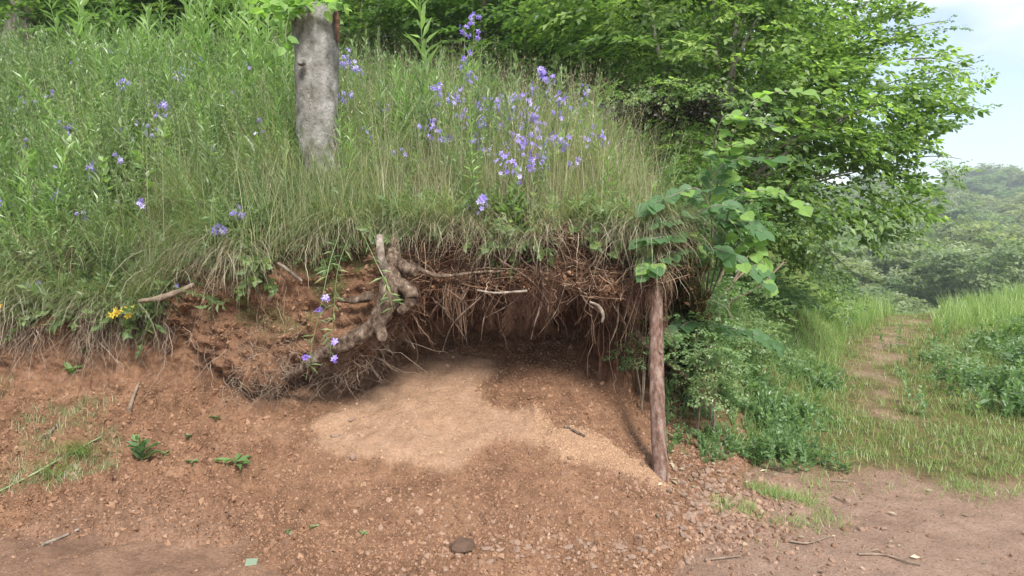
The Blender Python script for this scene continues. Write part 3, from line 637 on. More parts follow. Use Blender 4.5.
def thin_trunk(px, py0, py1, Yq, r, lean, label, grp=None):
    b = drop(at(px, py0, Yq)[0], Yq); tp = at(px + lean, py1, Yq)
    me = mesh('sapling_trunk', rough_tube([b - [0, 0, .2], (b + tp) / 2 + R.normal(0, .04, 3), tp, tp + (tp - b) * .6], [r, r * .9, r * .8, r * .4], 8, 24, .08, 8), M['bark'], smooth=True)
    o = empty('young_tree', b, label, 'tree', grp); c = obj('trunk', me, o); c.location = -b
    P = tp + (tp - b) * .6 + R.normal(0, .45, (26, 3)); P[:, 2] += R.uniform(-.3, .5, 26)
    c2 = obj('crown', mesh('crown', place_sprays(P, unit(R.normal(size=(26, 3)) * [1, 1, .1]), R.uniform(.4, .7, 26)), M['wood']), o); c2.location = -b
thin_trunk(375, 70, 5, 8.3, .022, 4, 'slim grey sapling trunk behind the flowers, nearest the big grey stump')
thin_trunk(468, 80, 5, 8.6, .034, 16, 'brownish leaning sapling trunk behind the tallest violet flowers')
thin_trunk(521, 40, -5, 8.6, .025, 8, 'pale slim trunk at the top of the thicket right of the brown sapling')
thin_trunk(562, 70, -5, 9.5, .03, -6, 'slim dark trunk deep in the thicket, rightmost of the saplings')
# thick trunk in the top left corner
b = drop((28 - CX) / F * 8.5, 8.5); tp = at(26, -60, 8.5)
t = empty('tree', b, 'thick grey tree trunk in the far top left corner above the grass', 'tree')
c = obj('trunk', mesh('trunk', rough_tube([b - [0, 0, .3], b + [0, 0, .25], tp, tp + [.1, .1, 2.5]], [.24, .17, .15, .12], 14, 40, .10, 5), M['bark'], smooth=True), t); c.location = -b
P, d = lobes_points([(tp + [0, 0, 3], 1.6), (tp + [-1.3, .4, 2.3], 1.2), (tp + [1.2, .6, 2.6], 1.2)], 260, .3)
c = obj('crown', mesh('crown', place_sprays(P, d * [1, 1, .2], R.uniform(.5, .8, 260)), M['wood']), t); c.location = -b

# ------------------------------------------------------------------ the big spreading tree on the right
R = np.random.default_rng(11)
tb = drop(1.75, 6.6)
LB = [((640, -10), 7.2, 1.0), ((700, 40), 7.2, 1.15), ((765, 10), 7.4, 1.0), ((740, 110), 7.0, 1.05), ((835, 90), 7.0, .85), ((650, 170), 7.4, .8), ((876, 105), 6.9, .38), ((790, 165), 6.8, .82),
      ((858, 172), 6.7, .42), ((725, 205), 6.6, .6), ((755, -90), 7.6, 1.1), ((700, -110), 7.6, 1.2), ((812, 30), 7.4, .5), ((640, 60), 7.6, .9)]
lob = [(at(*c, Yq), (r, r * 1.1, r * .78)) for c, Yq, r in LB]
P, d = lobes_points(lob, 2150, .5)
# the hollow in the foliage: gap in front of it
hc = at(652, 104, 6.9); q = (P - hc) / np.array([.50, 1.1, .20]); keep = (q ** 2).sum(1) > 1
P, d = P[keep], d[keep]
out_ = unit((P - tb) * [1, 1, .0] + d * .8)
crownB = place_sprays(P, out_, R.uniform(.32, .58, len(P)), droop=.25)
# feathery twigs reaching into the sky on the right
tips = [((900, 60), (975, 70)), ((880, 45), (945, 22)), ((870, 90), (975, 70)), ((890, 130), (962, 118)), ((890, 165), (962, 160)), ((860, 40), (915, 10)), ((930, 110), (965, 104)), ((860, 220), (905, 225)), ((790, 225), (868, 290)), ((830, 215), (905, 240)), ((790, 235), (835, 285)), ((840, 20), (905, -8))]
TW = []; tp_, td_ = [], []
for a, b_ in tips:
    A_, B_ = at(*a, 6.9), at(*b_, 6.8 + R.uniform(-.3, .3)); u = np.linspace(0, 1, 8)[:, None]
    Pth = A_ + (B_ - A_) * u + np.array([0, 0, .06]) * np.sin(u * 3); TW += tubes(Pth, np.linspace(.009, .002, 8)[None], 4)
    for k in range(9):
        tp_.append(A_ + (B_ - A_) * (.1 + k / 10) + R.normal(0, .03, 3)); td_.append(unit(B_ - A_) + R.normal(0, .5, 3) * [1, 1, .3])
rim = at(655, 84, 5.45) + R.normal(0, 1, (34, 3)) * [.24, .10, .035]
crownB += place_sprays(rim, unit(R.normal(size=(34, 3)) * [1, .4, .1] + [0, -.5, -.3]), R.uniform(.16, .26, 34))
crownB += place_sprays(np.array(tp_), unit(np.array(td_)), R.uniform(.18, .32, len(tp_)))
big = empty('spreading_tree', tb, 'big spreading green tree with layered drooping branches, right of the earth bank', 'tree')
c = obj('crown', mesh('crown', crownB, M['tree']), big); c.location = -tb
trunkB = limbs(tb, [l[0] for l in lob[:10]], .07, wob=.12, r1=.006) + limbs(tb + [.35, .2, 0], [l[0] for l in lob[6:14]], .045, wob=.1, r1=.005) + TW
c = obj('trunk', mesh('trunk', trunkB, M['bark'], smooth=True), big); c.location = -tb
dk = at(662, 104, 5.55) + R.normal(0, 1, (80, 3)) * [.19, .10, .06]  # dark leaves added to paint the shade of the hollow
dkm = mesh('hollow_shade_leaves', place_sprays(dk, unit(R.normal(size=(80, 3)) * [1, .4, .1]), R.uniform(.2, .32, 80)) , M['shadeleaf'])
o = obj('hollow_shade_leaves', dkm, big); o['label'] = 'mass of blackish leaves put in for the shade in the hollow of the crown'; o.location = -tb

# understorey right of the post and behind it
def leafy_bush(name, px, py, Yq, r, n, sp, mat, label, cat='shrub', group=None, flat=.8, leaf=None, zb=None):
    p = at(px, py, Yq); g = drop(p[0], p[1]) if zb is None else np.array([p[0], p[1], zb]); lobes = [(p - g + R.normal(0, r * .35, 3), (r * .8, r * .8, r * .6 * flat)) for _ in range(4)]
    P, d = lobes_points(lobes, n, .2); P[:, 2] = np.maximum(P[:, 2], .03)
    t = empty(name, g, label, cat, group)
    obj('foliage', mesh('foliage', place_sprays(P, unit(d * [1, 1, .3]), R.uniform(.7, 1.2, n) * sp, leaf or SPR), M[mat]), t)
    obj('stem', mesh('stem', limbs(np.array([0, 0, -.05]), [l[0] for l in lobes] , .007 if Yq < 5.3 else .012, r1=.002, S=5), M['stick'], smooth=True), t); return t
leafy_bush('shrub', 700, 285, 6.2, .50, 150, .34, 'tree', 'dark bush between the wooden post and the spreading tree')
leafy_bush('shrub', 700, 325, 4.25, .24, 75, .17, 'nettle', 'small fresh green bush touching the right side of the wooden post', zb=.2, flat=1.3)
leafy_bush('shrub', 715, 372, 4.2, .17, 45, .14, 'herb', 'pale leafy bush at the foot of the fresh green one, right of the post', zb=.15)
leafy_bush('shrub', 678, 300, 4.7, .16, 70, .15, 'herb', 'green leaves seen in the gap just behind the top of the post', zb=.4, flat=1.2)
leafy_bush('shrub', 643, 345, 4.35, .10, 40, .12, 'nettle', 'little green leaves showing between hollow and post', zb=.35)
leafy_bush('shrub', 705, 345, 5.1, .28, 80, .20, 'nettle', 'leafy green bush directly behind the wooden post')
leafy_bush('shrub', 735, 335, 5.6, .30, 110, .22, 'herb', 'pale green bush right of the post, left of the brown slope')
leafy_bush('shrub', 760, 300, 7.6, .65, 220, .36, 'nettle', 'low bush under the spreading tree beside the path')
leafy_bush('shrub', 640, 330, 5.6, .35, 110, .28, 'nettle', 'light green bush seen between the hollow and the post')
leafy_bush('shrub', 812, 300, 9.4, .4, 110, .32, 'tree', 'small bush under the outer branches where the slope meets the path')
leafy_bush('shrub', 668, 165, 5.7, .42, 190, .24, 'tree', 'leafy bush crowding the right end of the bank behind the hazel', flat=1.1)
leafy_bush('shrub', 700, 205, 5.3, .36, 150, .22, 'hazel', 'blue green bush on the bank end directly behind the young hazel')
leafy_bush('shrub', 640, 128, 6.4, .42, 150, .25, 'tree', 'bush with dark underside at the right end of the violet flowers', flat=.9)
leafy_bush('shrub', 618, 60, 7.4, .6, 190, .32, 'tree', 'bright bush above the dark hollow in the foliage')
leafy_bush('shrub', 690, 230, 8.2, .9, 260, .45, 'wood', 'shaded shrub behind the young hazel')
leafy_bush('shrub', 600, 215, 7.8, .6, 150, .4, 'wood', 'shrub behind the dry grass at the right end of the bank')

# ------------------------------------------------------------------ valley and wooded hill
BIGSPR = [spray(20 + i, leaf_far(.75), 4, 4, .26, .5) for i in range(4)]
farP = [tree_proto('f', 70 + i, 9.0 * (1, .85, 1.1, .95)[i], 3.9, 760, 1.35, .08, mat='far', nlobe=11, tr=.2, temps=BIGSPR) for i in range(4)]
R = np.random.default_rng(5)
cnt = 0; pts = []
for tries in range(9000):
    Yq = 26 + 190 * R.random() ** 1.3; px = R.uniform(640, 1270); x = (px - CX) / F * Yq
    dm = 4.3 + Yq * .016
    if Yq < 34 and px > 900: continue
    if any((x - a) ** 2 + (Yq - b_) ** 2 < dm * dm for a, b_ in pts): continue
    pts.append((x, Yq))
    if len(pts) >= 230: break
pts.sort(key=lambda a: a[1])
for x, Yq in pts:
    z = float(gh(np.array([x]), np.array([Yq]))[0]); s = R.uniform(.72, 1.25) * (.6 if Yq < 45 else 1)
    near_ = Yq < 60
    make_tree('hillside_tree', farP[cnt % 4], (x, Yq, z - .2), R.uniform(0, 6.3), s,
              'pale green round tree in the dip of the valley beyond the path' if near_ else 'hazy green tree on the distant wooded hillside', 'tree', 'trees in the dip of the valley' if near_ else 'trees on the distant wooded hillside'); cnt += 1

# ------------------------------------------------------------------ plants on the bank
R = np.random.default_rng(21)
vegmask = sstep(.35, .8, vegm) * (VVr > 5.1) * (UU > -160) * (1 - .9 * sstep(628, 668, UU)) * (UU < 700)
inview = (G2[..., 1] < 10.5)
left = 1 - sstep(180, 330, UU)
P, r_, q_ = sample_grid(G2, vegmask * inview * np.clip(fbm(G, 3.0, 3, 301) * 1.3 + .75, .12, 1.5) * (1.1 - .3 * left) / (1 + .09 * (G2[..., 1] - 4) ** 2), 92000)
n = len(P); u_ = us[q_]; v_ = vs[r_]
Lg = np.clip(R.normal(.32, .13, n) * (1 + .4 * fbm(P, 2.2, 3, 71)), .07, .75) * (1 + .45 * sstep(6.4, 8, v_)); Lg = Lg * (1 - .5 * np.exp(-((u_ - 330) / 28) ** 2) * (P[:, 1] < 4.9)); edgef = np.exp(-((EV[r_, q_] - 6.1) / .3) ** 2)
az = np.where(R.random(n) < .5 + .3 * edgef, R.normal(-np.pi / 2, .8, n), R.uniform(0, 6.3, n))
gb = blades(P - [0, 0, .01], Lg, R.uniform(.0030, .0062, n), np.abs(R.normal(.15, .25, n) + .8 * fbm(P, 3.5, 2, 81)) + edgef * .25, R.uniform(.2, 1.7, n) + edgef * .8, az + 2.2 * fbm(P, 2.5, 2, 83), 3,
            rnd=np.clip(R.random(n) * .62 + .22 * sstep(300, 420, u_) * R.random(n) * 1.3 + .34 * fbm(P, 3.2, 3, 3) + .1, 0, 1))
q0 = on(332, 216)[0]; n2 = 900; Ps = q0 + R.normal(0, 1, (n2, 3)) * [.26, .08, 0]; Ps[:, 1] -= .26; Ps[:, 2] = q0[2] - .03 + (Ps[:, 1] - q0[1]) * .5
gbs = blades(Ps, R.uniform(.25, .75, n2), R.uniform(.003, .006, n2), np.abs(R.normal(.1, .14, n2)), R.uniform(.1, .9, n2), R.uniform(0, 6.3, n2), 4)
tag(obj('grass', mesh('grass', [gb, gbs], M['grass'])), 'thick grey green grass covering the top of the bank', 'grass', kind='stuff')
# straw grasses, stronger over the middle of the overhang
P, r_, q_ = sample_grid(G2, vegmask * (G2[..., 1] < 7) * (.25 + np.exp(-((UU - 470) / 170) ** 2)), 17000); n = len(P)
sb = blades(P, R.uniform(.2, .5, n), R.uniform(.0018, .0035, n), np.abs(R.normal(.1, .15, n)), R.uniform(.1, 1.0, n), R.uniform(0, 6.3, n), 3)
P, r_, q_ = sample_grid(G2, vegmask * inview * (VVr > 6.3) * (.4 + np.exp(-((UU - 560) / 130) ** 2)) / (1 + .06 * (G2[..., 1] - 4) ** 2), 4200); n = len(P)
hgt = R.uniform(.45, 1.0, n); azs = R.uniform(0, 6.3, n); st = blades(P, hgt, np.full(n, .0028), np.abs(R.normal(.08, .08, n)), R.uniform(.1, .5, n), azs, 4)
tipv = st[0].reshape(n, 10, 3)[:, 8]; prev = st[0].reshape(n, 10, 3)[:, 6]; k = 9; f = R.random((n, k, 1)) * 1.1
sp_ = (tipv[:, None] * (1 - f) + prev[:, None] * f + R.normal(0, .012, (n, k, 3))).reshape(-1, 3)
tag(obj('seeding_grass', mesh('seeding_grass', [st, blades(sp_, R.uniform(.012, .035, n * k), R.uniform(.002, .0045, n * k), R.uniform(0, 1.2, n * k), R.uniform(0, 1, n * k), R.uniform(0, 6.3, n * k), 1)], M['straw'])), 'wispy seeding grass stems standing above the bank grass', 'grass', kind='stuff')
# hanging dry grass over the lip
P, r_, q_ = sample_grid(G2, np.exp(-((EV - 6.02) / .14) ** 2) * (UU > -80) * (UU < 655) * sstep(-.15, .5, fbm(G, 5, 3, 61)) * (1 - .3 * (UU < 240)), 3100); n = len(P)
hb = blades(P, np.clip(R.normal(.31, .15, n), .06, .7) * np.where(us[q_] < 240, 1.2, 1), R.uniform(.002, .0042, n), R.uniform(.5, 1.1, n), R.uniform(1.5, 2.3, n), R.normal(-np.pi / 2, .8, n), 7, wave=.006)
tag(obj('dry_grass', mesh('dry_grass', [sb, hb], M['straw'])), 'straw coloured dry grass standing and hanging over the edge of the bank', 'grass', kind='stuff')
P, r_, q_ = sample_grid(G2, np.exp(-((EV - 6.1) / .2) ** 2) * (UU > -80) * (UU < 680) * sstep(-.2, .4, fbm(G, 4, 3, 62)), 8000); n = len(P)
tag(obj('drooping_grass', mesh('drooping_grass', [blades(P, np.clip(R.normal(.26, .1, n), .08, .55), R.uniform(.003, .0058, n), R.uniform(.2, 1.0, n), R.uniform(1.1, 2.1, n), R.normal(-np.pi / 2, .9, n), 6, rnd=R.random(n) * .8)], M['grass'])), 'green grass blades drooping over the rim of the bank', 'grass', kind='stuff')
# green grass falling over the edge in tufts
def tuft(px, py, n, Lm, label, droop=1.8, mat='grass', spread=.10, name='grass_tuft', group=None):
    p, _ = on(px, py); P = p + R.normal(0, spread, (n, 3)) * [1, .3, .5]
    me = mesh(name, [blades(P - p, np.clip(R.normal(Lm, Lm * .3, n), .05, 2), R.uniform(.003, .006, n), R.uniform(.2, .9, n), R.uniform(droop * .6, droop * 1.25, n), R.normal(-np.pi / 2, .7, n), 7, rnd=R.random(n) * .75)], M[mat])
    return tag(obj(name, me, loc=p), label, 'grass', group)
tuft(118, 262, 260, .50, 'long green grass tuft drooping over the bare earth above the yellow flowers')
tuft(60, 275, 200, .48, 'drooping grass tuft at the left end of the bank edge', mat='straw')
tuft(20, 270, 160, .42, 'grass tuft hanging furthest left on the bank edge')
tuft(335, 205, 300, .42, 'bright green grass tuft hanging just left of the gnarled root')
tuft(300, 195, 200, .35, 'grass tuft below the grey stump, shaggy and pale', mat='straw')
tuft(370, 212, 180, .36, 'narrow grass tuft falling over the top of the gnarled root')
tuft(430, 205, 150, .30, 'pale tuft hanging over the left half of the hollow', mat='straw')
tuft(510, 215, 170, .34, 'straw tuft hanging over the middle of the hollow', mat='straw')
tuft(185, 215, 220, .38, 'leaning green tuft below the violet flower pair')
tuft(628, 208, 200, .36, 'straw tuft at the right end of the overhang with long hanging strands', mat='straw', spread=.05)
P, r_, q_ = sample_grid(G2, np.exp(-((EV - 6.1) / .22) ** 2) * (UU > -60) * (UU < 650) * np.clip(fbm(G, 3, 2, 304) + .1, 0, 1), 330); n = len(P)
dd = unit(np.stack([R.normal(0, .5, n), R.normal(-.9, .4, n), R.normal(-.1, .5, n)], -1)); kq = R.integers(0, 2, n)
RIM = (P, frame(np.cross(dd, unit(R.normal(size=(n, 3)))), dd), R.uniform(.10, .28, n))
# long pale strands hanging beside the post
for px, L_ in ((620, .40), (627, .52), (633, .60), (640, .50), (636, .36)):
    p = at(px, 232, 3.98); k = 14; u = np.linspace(0, 1, k)
    Pth = p + np.stack([.03 * np.sin(u * 5 + px) , -.04 * u, -L_ * u], -1)
    o = obj('hanging_strand', mesh('hanging_strand', [(a[0] - p, a[1], a[2]) for a in tubes(Pth, np.linspace(.0032, .0012, k)[None], 4)], M['straw']), loc=p); tag(o, 'long pale grass strand dangling from the overhang just left of the post', 'grass strand', 'pale strands dangling left of the post')

P, r_, q_ = sample_grid(G2, np.exp(-((EV - 5.98) / .10) ** 2) * (UU > 300) * (UU < 680) * sstep(-.3, .3, fbm(G, 9, 2, 207)), 420); n = len(P)
tag(obj('hanging_grass', mesh('hanging_grass', [blades(P - [0, .03, 0], np.clip(R.normal(.26, .12, n), .08, .6), R.uniform(.0025, .005, n), R.uniform(.8, 1.6, n), R.uniform(1.4, 2.3, n), R.normal(-np.pi / 2, .7, n), 9, wave=.007)], M['straw'])), 'loose pale grass strands trailing over the dark rim of the hollow', 'grass', kind='stuff')
# leafy herbs
def herb_template(seed, nl=16, ll=.17, lw=.28, ang=.9, whorl=2):
    r = np.random.default_rng(seed); lf = leaf_far(lw); P, D, s = [], [], []
    bend = r.normal(0, .10, 2)
    for i in range(nl):
        t = .12 + .88 * i / nl
        for k in range(whorl):
            a = i * 2.4 + k * 2 * np.pi / whorl + r.normal(0, .3); e = r.normal(ang - t * .5, .2)
            P.append([bend[0] * t * t, bend[1] * t * t, t]); D.append([math.cos(a) * math.sin(e), math.sin(a) * math.sin(e), math.cos(e)]); s.append(ll * (1.15 - .55 * t) * r.uniform(.7, 1.2))
    P, D, s = map(np.array, (P, D, s)); n = len(P); V, Fc, A = inst(lf, frame(D, unit(np.tile([0, 0, 1.], (n, 1)) + r.normal(0, .2, (n, 3)))), s, P)
    u = np.linspace(0, 1, 5)[:, None]; st = np.concatenate([bend * u * u, u], 1)
    b = tubes(st, np.linspace(.009, .003, 5)[None], 3, cap=False)[0]; q = b[1]; tri = np.concatenate([q[:, [0, 1, 2]], q[:, [0, 2, 3]]])
    return merge([(V, Fc, {'rnd': A['rnd']}), (b[0], tri, {'rnd': np.full(len(b[0]), .6)})])
HB = [herb_template(0, 12, .17, .2)] + [herb_template(10 + i, 15, .085, .24, 1.1, 4) for i in range(3)] + [herb_template(16 + i, 22, .07, .4, .9, 2) for i in range(2)]
WB = [herb_template(30 + i, 17, .21, .20, 1.15, 2) for i in range(3)]
NB = [herb_template(40 + i, 8, .27, .6, 1.15, 2) for i in range(3)] + [herb_template(44, 6, .40, .4, 1.1, 2)]
def scatter_herbs(P, hgt, temps, lean=.18):
    n = len(P); d = unit(np.stack([R.normal(0, lean, n), R.normal(-.06, lean, n), np.ones(n)], -1)); a = R.uniform(0, 6.3, n)
    x = np.stack([np.cos(a), np.sin(a), np.zeros(n)], -1); x = unit(x - d * (x * d).sum(1, keepdims=True)); y = np.cross(d, x); Rm = np.stack([x, y, d], -1); k = R.integers(0, len(temps), n)
    return [inst(temps[i], Rm[k == i], hgt[k == i], P[k == i]) for i in range(len(temps)) if (k == i).any()]
P, r_, q_ = sample_grid(G2, vegmask * inview * (.35 + 1.1 * left) * (VVr > 5.9) * np.clip(fbm(G, 2.2, 3, 84) + .5, .05, 1.2) / (1 + .05 * (G2[..., 1] - 4) ** 2), 6200); n = len(P)
tag(obj('bank_herbs', mesh('bank_herbs', scatter_herbs(P, R.uniform(.22, .62, n) * (1 + .45 * sstep(6.5, 8, vs[r_])), HB, .28), M['herb'])), 'mixed leafy herbs growing through the grass on the bank', 'herbs', kind='stuff')
P, r_, q_ = sample_grid(G2, vegmask * (G2[..., 1] < 6.5) * (VVr > 5.75) * (VVr < 7.6) * np.clip(fbm(G, 3.5, 2, 85) + .35, 0, 1), 2000); n = len(P)
tag(obj('low_leaves', mesh('low_leaves', scatter_herbs(P, R.uniform(.08, .26, n), NB, .5), M['herb'])), 'small broad leaved plants along the edge of the bank', 'plants', kind='stuff')

P, r_, q_ = sample_grid(G2, vegmask * (G2[..., 1] < 8) * (VVr > 6.1) * np.clip(fbm(G, 1.8, 2, 302) + .15, 0, 1) * (.5 + left), 800); n = len(P)
tag(obj('broad_weeds', mesh('broad_weeds', scatter_herbs(P, R.uniform(.25, .5, n), NB, .25), M['willow'])), 'broad leaved weeds standing in clumps in the bank grass', 'weeds', kind='stuff')
P, r_, q_ = sample_grid(G2, vegmask * (G2[..., 1] < 9) * (VVr > 6.3) * (.25 + left) * np.clip(fbm(G, 1.6, 2, 303) + .3, 0, 1), 620); n = len(P)
tag(obj('tall_weeds', mesh('tall_weeds', scatter_herbs(P, R.uniform(.4, .8, n), WB + HB[3:], .16), M['willow'])), 'tall leafy weeds crowding the left and middle of the bank', 'weeds', kind='stuff')
tag(obj('rim_sprigs', mesh('rim_sprigs', [inst(NB[k], RIM[1][k::5], RIM[2][k::5], RIM[0][k::5]) for k in range(4)] + [inst(HB[1], RIM[1][4::5], RIM[2][4::5] * 1.3, RIM[0][4::5])], M['herb'])), 'small leafy sprigs leaning out from the rim of the bank', 'sprigs', kind='stuff')
def willowherb(px, py, pt, label, group=None, k=0, mat='willow'):
    p, _ = on(px, py); top = at(px, pt, p[1]); h = max(.25, top[2] - p[2])
    o = obj('willowherb', wmesh[k % 3], loc=p); o.scale = (h * .9, h * .9, h); o.rotation_euler = (R.normal(0, .07), R.normal(0, .07), R.uniform(0, 6.3)); tag(o, label, 'plant', group)
wmesh = [mesh('willowherb', [inst(WB[i], np.eye(3)[None], np.ones(1), np.zeros((1, 3)))], M['willow']) for i in range(3)]
g1 = 'tall willowherb stems left of the stump'
for i in range(74):
    px = R.uniform(70, 296); py = R.uniform(75, 150) ; willowherb(px, py, max(-25, py - R.uniform(85, 135)), 'tall willowherb %s, %s row of the patch by the stump' % ('nearest the trunk' if px > 240 else ('mid patch' if px > 165 else 'at the left end'), 'front' if py > 112 else 'rear'), g1, i)
for i in range(16):
    px = R.uniform(340, 470); py = R.uniform(130, 165); willowherb(px, py, R.uniform(60, 95), 'shorter willowherb in the grass between the stump and the violet flowers', 'shorter willowherb right of the stump', i)
for i, (px, py, pt) in enumerate([(493, 125, 42), (517, 130, 38), (540, 130, 38), (561, 135, 48), (481, 125, 60)]):
    willowherb(px, py, pt, ['pale willowherb spire with spreading leaves just right of the tallest violet flowers', 'second pale willowherb spire, left of the large violet flower cluster', 'tall willowherb directly behind the large violet flower cluster', 'willowherb spire at the right end of the flower patch', 'low willowherb under the tallest violet flowers'][i], None, i)
willowherb(425, 150, -12, 'single very tall thin stem crossing the dark wood right of the stump', None, 1)

def broadleaf(px, py, pt, k, s_, label):
    p, _ = on(px, py); top = at(px, pt, p[1]) - p; t = empty('broadleaf_plant', p, label, 'plant'); u = np.linspace(0, 1, 8)[:, None]; S_ = top * u + np.array([.06, 0, 0]) * np.sin(u * 3)
    obj('stem', mesh('stem', tubes(S_, .004, 4), M['stem']), t); me = mesh('leaf', [inst(leaf_near(.75, .2), np.eye(3)[None], np.ones(1), np.zeros((1, 3)))], M['hazel_lit'])
    for j in range(k):
        o = obj('leaf', me, t); o.location = S_[min(7, 3 + j * 5 // k)]; q = s_ * R.uniform(.7, 1.2); o.scale = (q,) * 3; o.rotation_euler = (R.normal(0, .4), R.uniform(-.3, .5), j * 2.4 + R.normal(0, .4))
for (a_, b_, c_) in [(300, 208, 120), (318, 212, 135), (333, 212, 128), (345, 210, 105), (352, 206, 118), (290, 200, 90)]: willowherb(a_, b_, c_, 'leafy weed growing up against the foot of the grey stump', 'weeds against the foot of the stump', a_)
broadleaf(62, 95, 58, 9, .16, 'bright yellow green broad leaved plant high on the left slope')
broadleaf(88, 98, 66, 7, .14, 'second bright broad leaved plant, just right of the first on the left slope')
broadleaf(172, 120, 78, 7, .12, 'light broad leaved plant among the willowherb')
broadleaf(236, 160, 128, 5, .08, 'small pale round leaved plant low left of the stump')
# ------------------------------------------------------------------ grey stump with climbing leaves
R = np.random.default_rng(31)
sbp, _ = on(338, 205); Ys = sbp[1]
pts_ = [sbp - [0, 0, .15], at(329, 185, Ys), at(319, 145, Ys), at(317, 95, Ys), at(316, 50, Ys), at(313, 9, Ys)]
stump = empty('tree_stump', sbp, 'tall grey weathered broken trunk standing in the grass on the bank, vines at its top', 'stump')
rr = np.array([16, 17, 19.5, 21, 21.5, 22]) / F * Ys
c = obj('trunk', mesh('trunk', rough_tube(pts_, rr, 28, 60, .07, 5, 8), M['stump'], smooth=True), stump); c.location = -sbp
ed = [at(335, 10, Ys - .06), at(337, 24, Ys - .05), at(338, 42, Ys - .04)]
c = obj('rotten_edge', mesh('rotten_edge', rough_tube(ed, [.014, .02, .008], 8, 16, .3, 30, 9), M['lichen'], smooth=True), stump); c.location = -sbp
kn = at(302, 62, Ys - .17); c = obj('knot', mesh('knot', rough_tube([kn, kn + [0, -.035, 0]], [.026, .017], 10, 6, .2, 20, 4), M['stump'], smooth=True), stump); c.location = -sbp
vt = [(np.array(at(px, py, Ys - .12 + R.uniform(-.15, .25)))) for px, py in [(R.normal(285, 22), R.normal(7, 7)) for _ in range(70)] + [(R.uniform(262, 345), R.normal(2, 5)) for _ in range(60)] + [(R.normal(283, 5), R.uniform(10, 50)) for _ in range(16)]]
vt = np.array(vt); n = len(vt); Dv = unit(R.normal(size=(n, 3)) * [1, .7, .4] + [0, -.3, -.4])
vine = empty('climbing_vine', at(290, 50, Ys - .16), 'light green vine sprawling over the top of the grey trunk', 'vine'); vb = np.array(vine.location)
c = obj('foliage', mesh('foliage', [inst(LN, frame(Dv, unit(R.normal(0, .4, (n, 3)) + [0, -.4, 1])), R.uniform(.05, .095, n), vt)], M['hazel_lit']), vine); c.location = -vb
vs_ = [at(288, 50, Ys - .19), at(286, 30, Ys - .2), at(295, 8, Ys - .2), at(325, 2, Ys - .2)]
c = obj('stem', mesh('stem', tubes(crom(np.array(vs_), np.linspace(0, 3, 16)), .004, 5), M['stem']), vine); c.location = -vb

# ------------------------------------------------------------------ wooden prop post
R = np.random.default_rng(32)
pb, _ = on(660, 478); Yp = pb[1]
Yt = 4.02
pp = [at(660, 486, Yp), at(659, 440, Yp + (Yt - Yp) * .2), at(657, 390, Yp + (Yt - Yp) * .42), at(656, 330, Yp + (Yt - Yp) * .72), at(656, 258, Yt)]
post = empty('prop_post', pb, 'upright reddish wooden post propping the right end of the overhang', 'post')
wr = np.array([8.0, 7.7, 7.4, 7.1, 6.6]) / F * np.linspace(Yp, Yt, 5)
c = obj('shaft', mesh('shaft', rough_tube(pp, wr, 20, 60, .06, 9, 5), M['post'], smooth=True), post); c.location = -pb
for q in ((661, 352),):
    kp = at(*q, Yp + (Yt - Yp) * (486 - q[1]) / 228 - wr[2] * .85); c = obj('knot', mesh('knot', rough_tube([kp + [0, .01, 0], kp + [0, -.008, 0]], [.013, .008], 8, 5, .2, 30, 4), M['palewood'], smooth=True), post); c.location = -pb

# ------------------------------------------------------------------ gnarled root and sticks
def limb(name, pix, rads, label, cat, mat='root', amp=.16, S=12, Mn=36, parent=None, base=None, fs=16, seed=3, group=None):
    P = np.array([at(*q) for q in pix]); b0 = P[0] if base is None else base
    o = obj(name, mesh(name, [(b[0] - b0,) + tuple(b[1:]) for b in rough_tube(P, rads, S, Mn, amp, fs, seed)], M[mat], smooth=True), parent)
    if parent is None: o.location = b0; tag(o, label, cat, group)
    elif label: o['label'] = label
    return o
rb = at(392, 285, 3.85)
gr = empty('gnarled_root', rb, 'thick gnarled tree root bent like an elbow at the left mouth of the hollow', 'root')
limb('main_root', [(395, 238, 4.0), (393, 262, 3.9), (392, 285, 3.84), (385, 308, 3.83), (372, 328, 3.83), (348, 342, 3.84), (324, 353, 3.86), (304, 367, 3.92), (288, 380, 4.05)], [.028, .046, .064, .058, .050, .046, .042, .034, .02], None, None, parent=gr, base=rb, S=30, Mn=130, amp=.13, fs=34)
limb('knot', [(398, 262, 3.86), (410, 270, 3.80), (416, 272, 3.77)], [.036, .036, .022], None, None, parent=gr, base=rb, Mn=16, seed=5)
limb('knot', [(396, 282, 3.82), (408, 290, 3.78), (411, 300, 3.77), (400, 312, 3.78)], [.036, .042, .036, .024], None, None, parent=gr, base=rb, Mn=22, seed=7)
limb('stub', [(378, 325, 3.76), (382, 334, 3.72), (383, 337, 3.68)], [.036, .032, .028], None, None, parent=gr, base=rb, Mn=12, seed=9)
limb('broken_branch', [(386, 272, 3.84), (382, 260, 3.80), (380, 246, 3.82), (380, 236, 3.86)], [.028, .025, .022, .020], 'pale barkless branch stump on top of the root', None, 'palewood', parent=gr, base=rb, Mn=22)
limb('side_root', [(410, 262, 3.9), (425, 272, 3.9), (445, 276, 3.92), (480, 272, 3.95), (505, 271, 3.98)], [.014, .014, .011, .008, .005], None, None, parent=gr, base=rb, Mn=30)
limb('side_root', [(372, 296, 3.9), (355, 300, 3.92), (338, 300, 3.96)], [.03, .022, .012], None, None, parent=gr, base=rb, Mn=18)
limb('fallen_branch', [(140, 301, 4.05), (160, 298, 3.98), (180, 291, 3.98), (194, 284, 4.02)], [.012, .018, .017, .011], 'short bare branch lying on the earth face above the yellow flowers', 'branch', 'stick', Mn=24)
